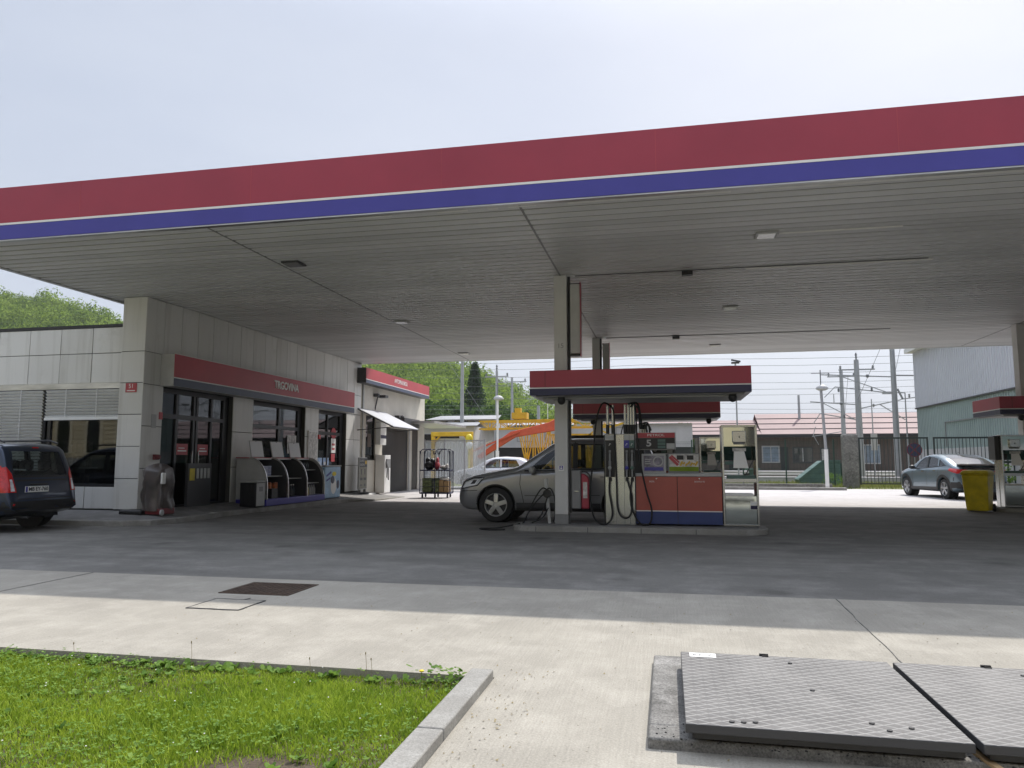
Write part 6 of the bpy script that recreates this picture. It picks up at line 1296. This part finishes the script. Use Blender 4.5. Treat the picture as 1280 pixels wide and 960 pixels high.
for i, (x0, y0, x1, y1, Y) in enumerate(((1102, 432, 1072, 500, 53), (1126, 432, 1118, 470, 53), (560, 452, 606, 520, 60), (1060, 470, 1056, 520, 64), (700, 470, 640, 520, 62))):
    tag(MB().tube([at(x0, y0, Y), at(x1, y1, Y)], .015, 5).build('stay_wire', 'wire'), ['slanting stay wire left of the thickest line pole', 'slanting stay wire right of the thickest line pole', 'slanting stay wire in front of the wooded hill', 'slanting stay wire beside the pole behind the pillar', 'slanting stay wire left of the front column'][i], 'wire', 'slanting stay wires')
# ------------------------------------------------------------------ hills, forest, trees
def crown_template(n, seed, s=1.0, size=.06):
    r = np.random.default_rng(seed); P = []
    lobes = r.normal(size=(9, 3)) * (.44, .44, .36); lobes[:, 2] += .1
    for k in range(n):
        c = lobes[r.integers(len(lobes))]; d = r.normal(size=3); d /= np.linalg.norm(d); p = c + d * r.uniform(.34, .52)
        nrm = d + r.normal(size=3) * .3 + (0, 0, .2); nrm /= np.linalg.norm(nrm); a = np.cross(nrm, (.3, .2, 1)); a /= np.linalg.norm(a) + 1e-9; b = np.cross(nrm, a); q = size * r.uniform(.6, 1.3)
        for u, v in ((-1, -.5), (.1, -1), (1, .3), (-.2, 1)): P.append(p + a * u * q + b * v * q)
    return np.array(P) * s
def ridge_elev(px): return lerp([(-900, 300), (-300, 335), (0, 357), (60, 362), (155, 392), (300, 410), (450, 428), (560, 440), (610, 458), (645, 482), (690, 506), (730, 530), (800, 560), (900, 576)], px)
def hill_pt(px, t):
    "t 0 at the foot, 1 at the ridge, beyond 1 behind it"
    D = lerp([(-900, 330), (0, 330), (500, 300), (900, 260)], px); top = (576 - ridge_elev(px)) / FPX * D * 1.02 + 1.28 - 12.5
    d = D * (.42 + .58 * t); dr = (_f + _r * ((px - 640) / FPX)); h = Vector((dr.x, dr.y)).normalized(); s_ = min(1, max(0, t)); prof = s_ * s_ * (3 - 2 * s_) * .55 + s_ * .45
    if t > 1: prof = 1 - (t - 1) * .6
    sc_ = 1 / max(.3, h.dot(Vector((_f.x, _f.y)).normalized()))
    return Vector((h.x * d * sc_, h.y * d * sc_, max(-.3, top * prof)))
V = []; F = []; nu, nv = 90, 26
for i in range(nu + 1):
    for j in range(nv + 1): V.append(tuple(hill_pt(-900 + 1800 * i / nu, j / nv * 1.5) - Vector((0, 0, .2))))
F = [(i * (nv + 1) + j, (i + 1) * (nv + 1) + j, (i + 1) * (nv + 1) + j + 1, i * (nv + 1) + j + 1) for i in range(nu) for j in range(nv)]
m = MB(); m.v = V; m.f = F; m.mi = [0] * len(F); M['forest_floor'] = mat('forest_floor', (.035, .06, .018), .9, var=.4, scale=.03); tag(m.build('hill', 'forest_floor', smooth=180), kind='structure')
T = [crown_template(640, k) for k in range(6)]
Pn = []
for k in range(2900):
    px = rng.uniform(440, 790) if k % 2 else (rng.uniform(-90, 200) if k % 4 else rng.uniform(-420, 900)); t = rng.uniform(0, 1.06) ** .8; q = hill_pt(px, t)
    if q.z < .3: continue
    s_ = rng.uniform(2.3, 4.5) * (1 if rng.random() < .85 else 1.45); a = rng.uniform(0, 6.28); c, sn = math.cos(a), math.sin(a); tp = T[k % 6]
    X = np.stack([(tp[:, 0] * c - tp[:, 1] * sn) * s_ + q.x, (tp[:, 0] * sn + tp[:, 1] * c) * s_ + q.y, tp[:, 2] * s_ * rng.uniform(.9, 1.25) + q.z + s_ * .75], 1); Pn.append(X)
Pn = np.concatenate(Pn); tag(np_mesh('hill_forest', Pn, np.arange(len(Pn)).reshape(-1, 4), 'leaf_hill'), kind='stuff')
# distant ridge
m = MB(); V = []
for i in range(61):
    px = 500 + 900 * i / 60; D = 1500; yy = lerp([(500, 470), (640, 490), (690, 500), (740, 520), (800, 540), (900, 556), (1400, 566)], px); dr = _f + _r * ((px - 640) / FPX); h = Vector((dr.x, dr.y, 0)).normalized(); top = (576 - yy) / FPX * D + 3 * math.sin(i * 1.7) + 2 * math.sin(i * 3.1)
    for d, z in ((D - 500, -1), (D - 200, top * .6), (D, top), (D + 400, -1)): V.append((h.x * d, h.y * d, max(z, -1)))
m.v = V; m.f = [(i * 4 + j, i * 4 + 4 + j, i * 4 + 5 + j, i * 4 + 1 + j) for i in range(60) for j in range(3)]; m.mi = [0] * len(m.f); tag(m.build('far_hills', 'leaf_far', smooth=180), kind='structure')
def tree(name, label, cat, loc, h, r, leaf, n=2600, group=None, conifer=False, seed=1, bush=False):
    t = thing(name, label, cat, loc, 0, group); rr = np.random.default_rng(seed); P = []
    m = MB()
    if not bush: m.tube([(0, 0, 0), (.05 * h * .1, 0, h * .3), (0, 0, h * (.92 if conifer else .6))], .03 * h, 8, .008 * h)
    cl = []
    if conifer:
        for k in range(26): f = k / 26; z = h * (.12 + .86 * f); cl.append(((0, 0, z), r * (1 - f) * 1.0 + .12 * r, .06 * h))
    else:
        for k in range(16 if not bush else 10):
            d = rr.normal(size=3); d /= np.linalg.norm(d); c = np.array([d[0] * r * .62, d[1] * r * .62, (h * .62 if not bush else h * .5) + d[2] * h * (.26 if not bush else .3)]); cl.append((tuple(c), r * rr.uniform(.32, .5), r * rr.uniform(.26, .4)))
            if not bush: m.tube([(0, 0, h * .28), tuple(c * .5 + np.array([0, 0, h * .2])), tuple(c)], .011 * h, 6, .003 * h)
    if m.v: m.build('trunk', 'trunk', t)
    for k in range(n):
        c, a, b = cl[rr.integers(len(cl))]; d = rr.normal(size=3); d /= np.linalg.norm(d); f = rr.uniform(.55, 1.05); p = np.array(c) + d * (a * f, a * f, b * f); q = r * rr.uniform(.035, .075)
        u = rr.normal(size=3); u /= np.linalg.norm(u); w_ = np.cross(u, rr.normal(size=3)); w_ /= np.linalg.norm(w_) + 1e-9
        for e, g_ in ((-1, -.4), (.1, -.8), (1, .2), (-.1, .8)): P.append(p + u * e * q + w_ * g_ * q)
    o = np_mesh('crown', np.array(P), np.arange(len(P)).reshape(-1, 4), leaf); o.parent = t; return t
p = at(593, 576, 118); tree('conifer_tree', 'dark pointed conifer in front of the wooded hill', 'tree', (p.x, 118, -.2), 17.8, 3.9, 'leaf_dark', 5200, conifer=True, seed=3)
k = 0
for px, Y, h, r, lab in ((520, 92, 9.5, 4.4, 'rounded green tree just right of the red wash sign'), (548, 100, 10.5, 4.8, 'broad green tree right of the nearest line pole'), (570, 88, 8.0, 3.6, 'low bushy tree behind the pale yard house'), (615, 96, 9.6, 4.2, 'green tree behind the round yard lamp pole'), (640, 92, 8.2, 3.8, 'green tree above the crane boom left end'), (662, 98, 7.6, 3.6, 'small green tree left of the front column'), (858, 110, 6.6, 3.3, 'small green tree between the pink roofs'), (838, 112, 4.6, 2.8, 'low bush left of the long pink roof')):
    p = at(px, 576, Y); k += 1; tree('broadleaf_tree', lab, 'tree', (p.x, Y, -.2), h, r, 'leaf_mid', 2600, 'trees in front of the hill', seed=20 + k)
p = at(1243, 580, 37.6); tree('bush', 'small yellow green bush at the gate behind the pale blue car', 'bush', (p.x, 37.6, -.1), 1.5, .75, 'clover', 900, seed=50, bush=True)
for i, (px, Y) in enumerate(((1036, 40.2), (1048, 40.6))): p = at(px, 600, Y); tree('bush', ['leafy weed bush before the skip container', 'leafy weed bush against the concrete pillar foot'][i], 'bush', (p.x, Y, -.1), .9, .4, 'clover', 350, seed=60 + i, bush=True)
# rough grass tufts behind the fence
r_ = np.random.default_rng(5); n = 26000; x = r_.uniform(-8, 26, n); y = r_.uniform(37.2, 50, n); h = r_.uniform(.06, .28, n); a = r_.uniform(0, 6.28, n); dx, dy = np.cos(a) * .03, np.sin(a) * .03; ok = ~((y > 48.2) & (y < 49.4)); x, y, h, dx, dy = [v[ok] for v in (x, y, h, dx, dy)]; n = len(x)
P = np.stack([np.stack([x - dx, y - dy, np.full(n, -.16)], 1), np.stack([x + dx, y + dy, np.full(n, -.16)], 1), np.stack([x + r_.normal(size=n) * .05, y, h - .1], 1)], 1).reshape(-1, 3); M['dry_grass'] = leaf_mat('dry_grass', (.12, .16, .03), (.30, .30, .11), .6); tag(np_mesh('rough_grass', P, np.arange(3 * n).reshape(-1, 3), 'dry_grass'), kind='stuff')
# ------------------------------------------------------------------ old house across the street, seen only in reflections
oh = thing('street_house', 'cream old house across the street, seen mirrored in the shop window', 'building', (0, -21, 0))
m = MB(); m.box(-75, -10, 1.5, 30, 0, 11)
for k in range(26): m.box(-75, .0, 1.6 + k * .34, 30, .04, 1.6 + k * .34 + .28)
m.build('wall', 'cream', oh); MB().box(-75, -10, -.1, 30, .08, 1.5).build('plinth', 'grey', oh); MB().box(-75, -10, 11, 30, .6, 11.6).build('cornice', 'cream2', oh); MB().box(-75, -.3, 5.6, 30, .2, 6.0).build('string_course', 'cream2', oh)
x = -73
while x < 28:
    for z0, z1 in ((1.9, 4.1), (6.8, 9.0)):
        pts = [(x - .55, z0), (x + .55, z0)] + [(x + .55 * math.cos(R(a)), z1 + .55 * math.sin(R(a))) for a in range(0, 181, 20)]
        f = MB(); big = [(x - .8, z0 - .1), (x + .8, z0 - .1)] + [(x + .8 * math.cos(R(a)), z1 + .8 * math.sin(R(a))) for a in range(0, 181, 20)]
        f.prism(big, 'y', .02, .12); o = f.build('window', 'cream2', oh); MB().prism(pts, 'y', .121, .14).build('pane', 'glossblack', o); MB().box(x - .3, .145, z0 + .8, x + .3, .15, z0 + 1.5).build('bill', 'poster_pale', o) if z0 < 3 and int(x) % 2 == 0 else None
    x += 2.7

# small litter, leaves and grit on the concrete
g = MB()
for _ in range(420):
    x, y = (random.uniform(-4, 3), random.uniform(3.0, 7.3)) if _ % 3 else (random.uniform(-1.0, -.7), random.uniform(2.6, 4.6))
    if x < -1.2 and y < 4.5: continue
    q = random.uniform(.003, .009); a = random.uniform(0, 6.28); g.add([(x + q * math.cos(a + k * 2.1) * random.uniform(.6, 1.3), y + q * math.sin(a + k * 2.1), .003 + (.006 if k == 1 else 0)) for k in range(3)], [(0, 1, 2)])
tag(g.build('grit', 'stalk', fix=False), kind='stuff')
g = MB()
for _ in range(420):
    x, y = random.uniform(-.1, 2.6), random.uniform(3.44, 3.7); q = random.uniform(.002, .007); g.ball((x, y, .051), (q, q * random.uniform(.5, 1), q * .6), 5, 4)
tag(g.build('slab_debris', 'rubber', fix=False), kind='stuff')
# ------------------------------------------------------------------ air
hz = MB().box(-3050, -3050, -1.2, 3050, 3050, 420).build('haze', 'white'); hm = bpy.data.materials.new('haze'); hm.use_nodes = True
n_ = hm.node_tree.nodes; n_.remove(n_['Principled BSDF']); pv = n_.new('ShaderNodeVolumePrincipled'); pv.inputs['Color'].default_value = (.9, .93, .97, 1); pv.inputs['Density'].default_value = .00024; pv.inputs['Anisotropy'].default_value = .3
hm.node_tree.links.new(pv.outputs[0], n_['Material Output'].inputs['Volume']); hz.data.materials.clear(); hz.data.materials.append(hm); tag(hz, kind='stuff')
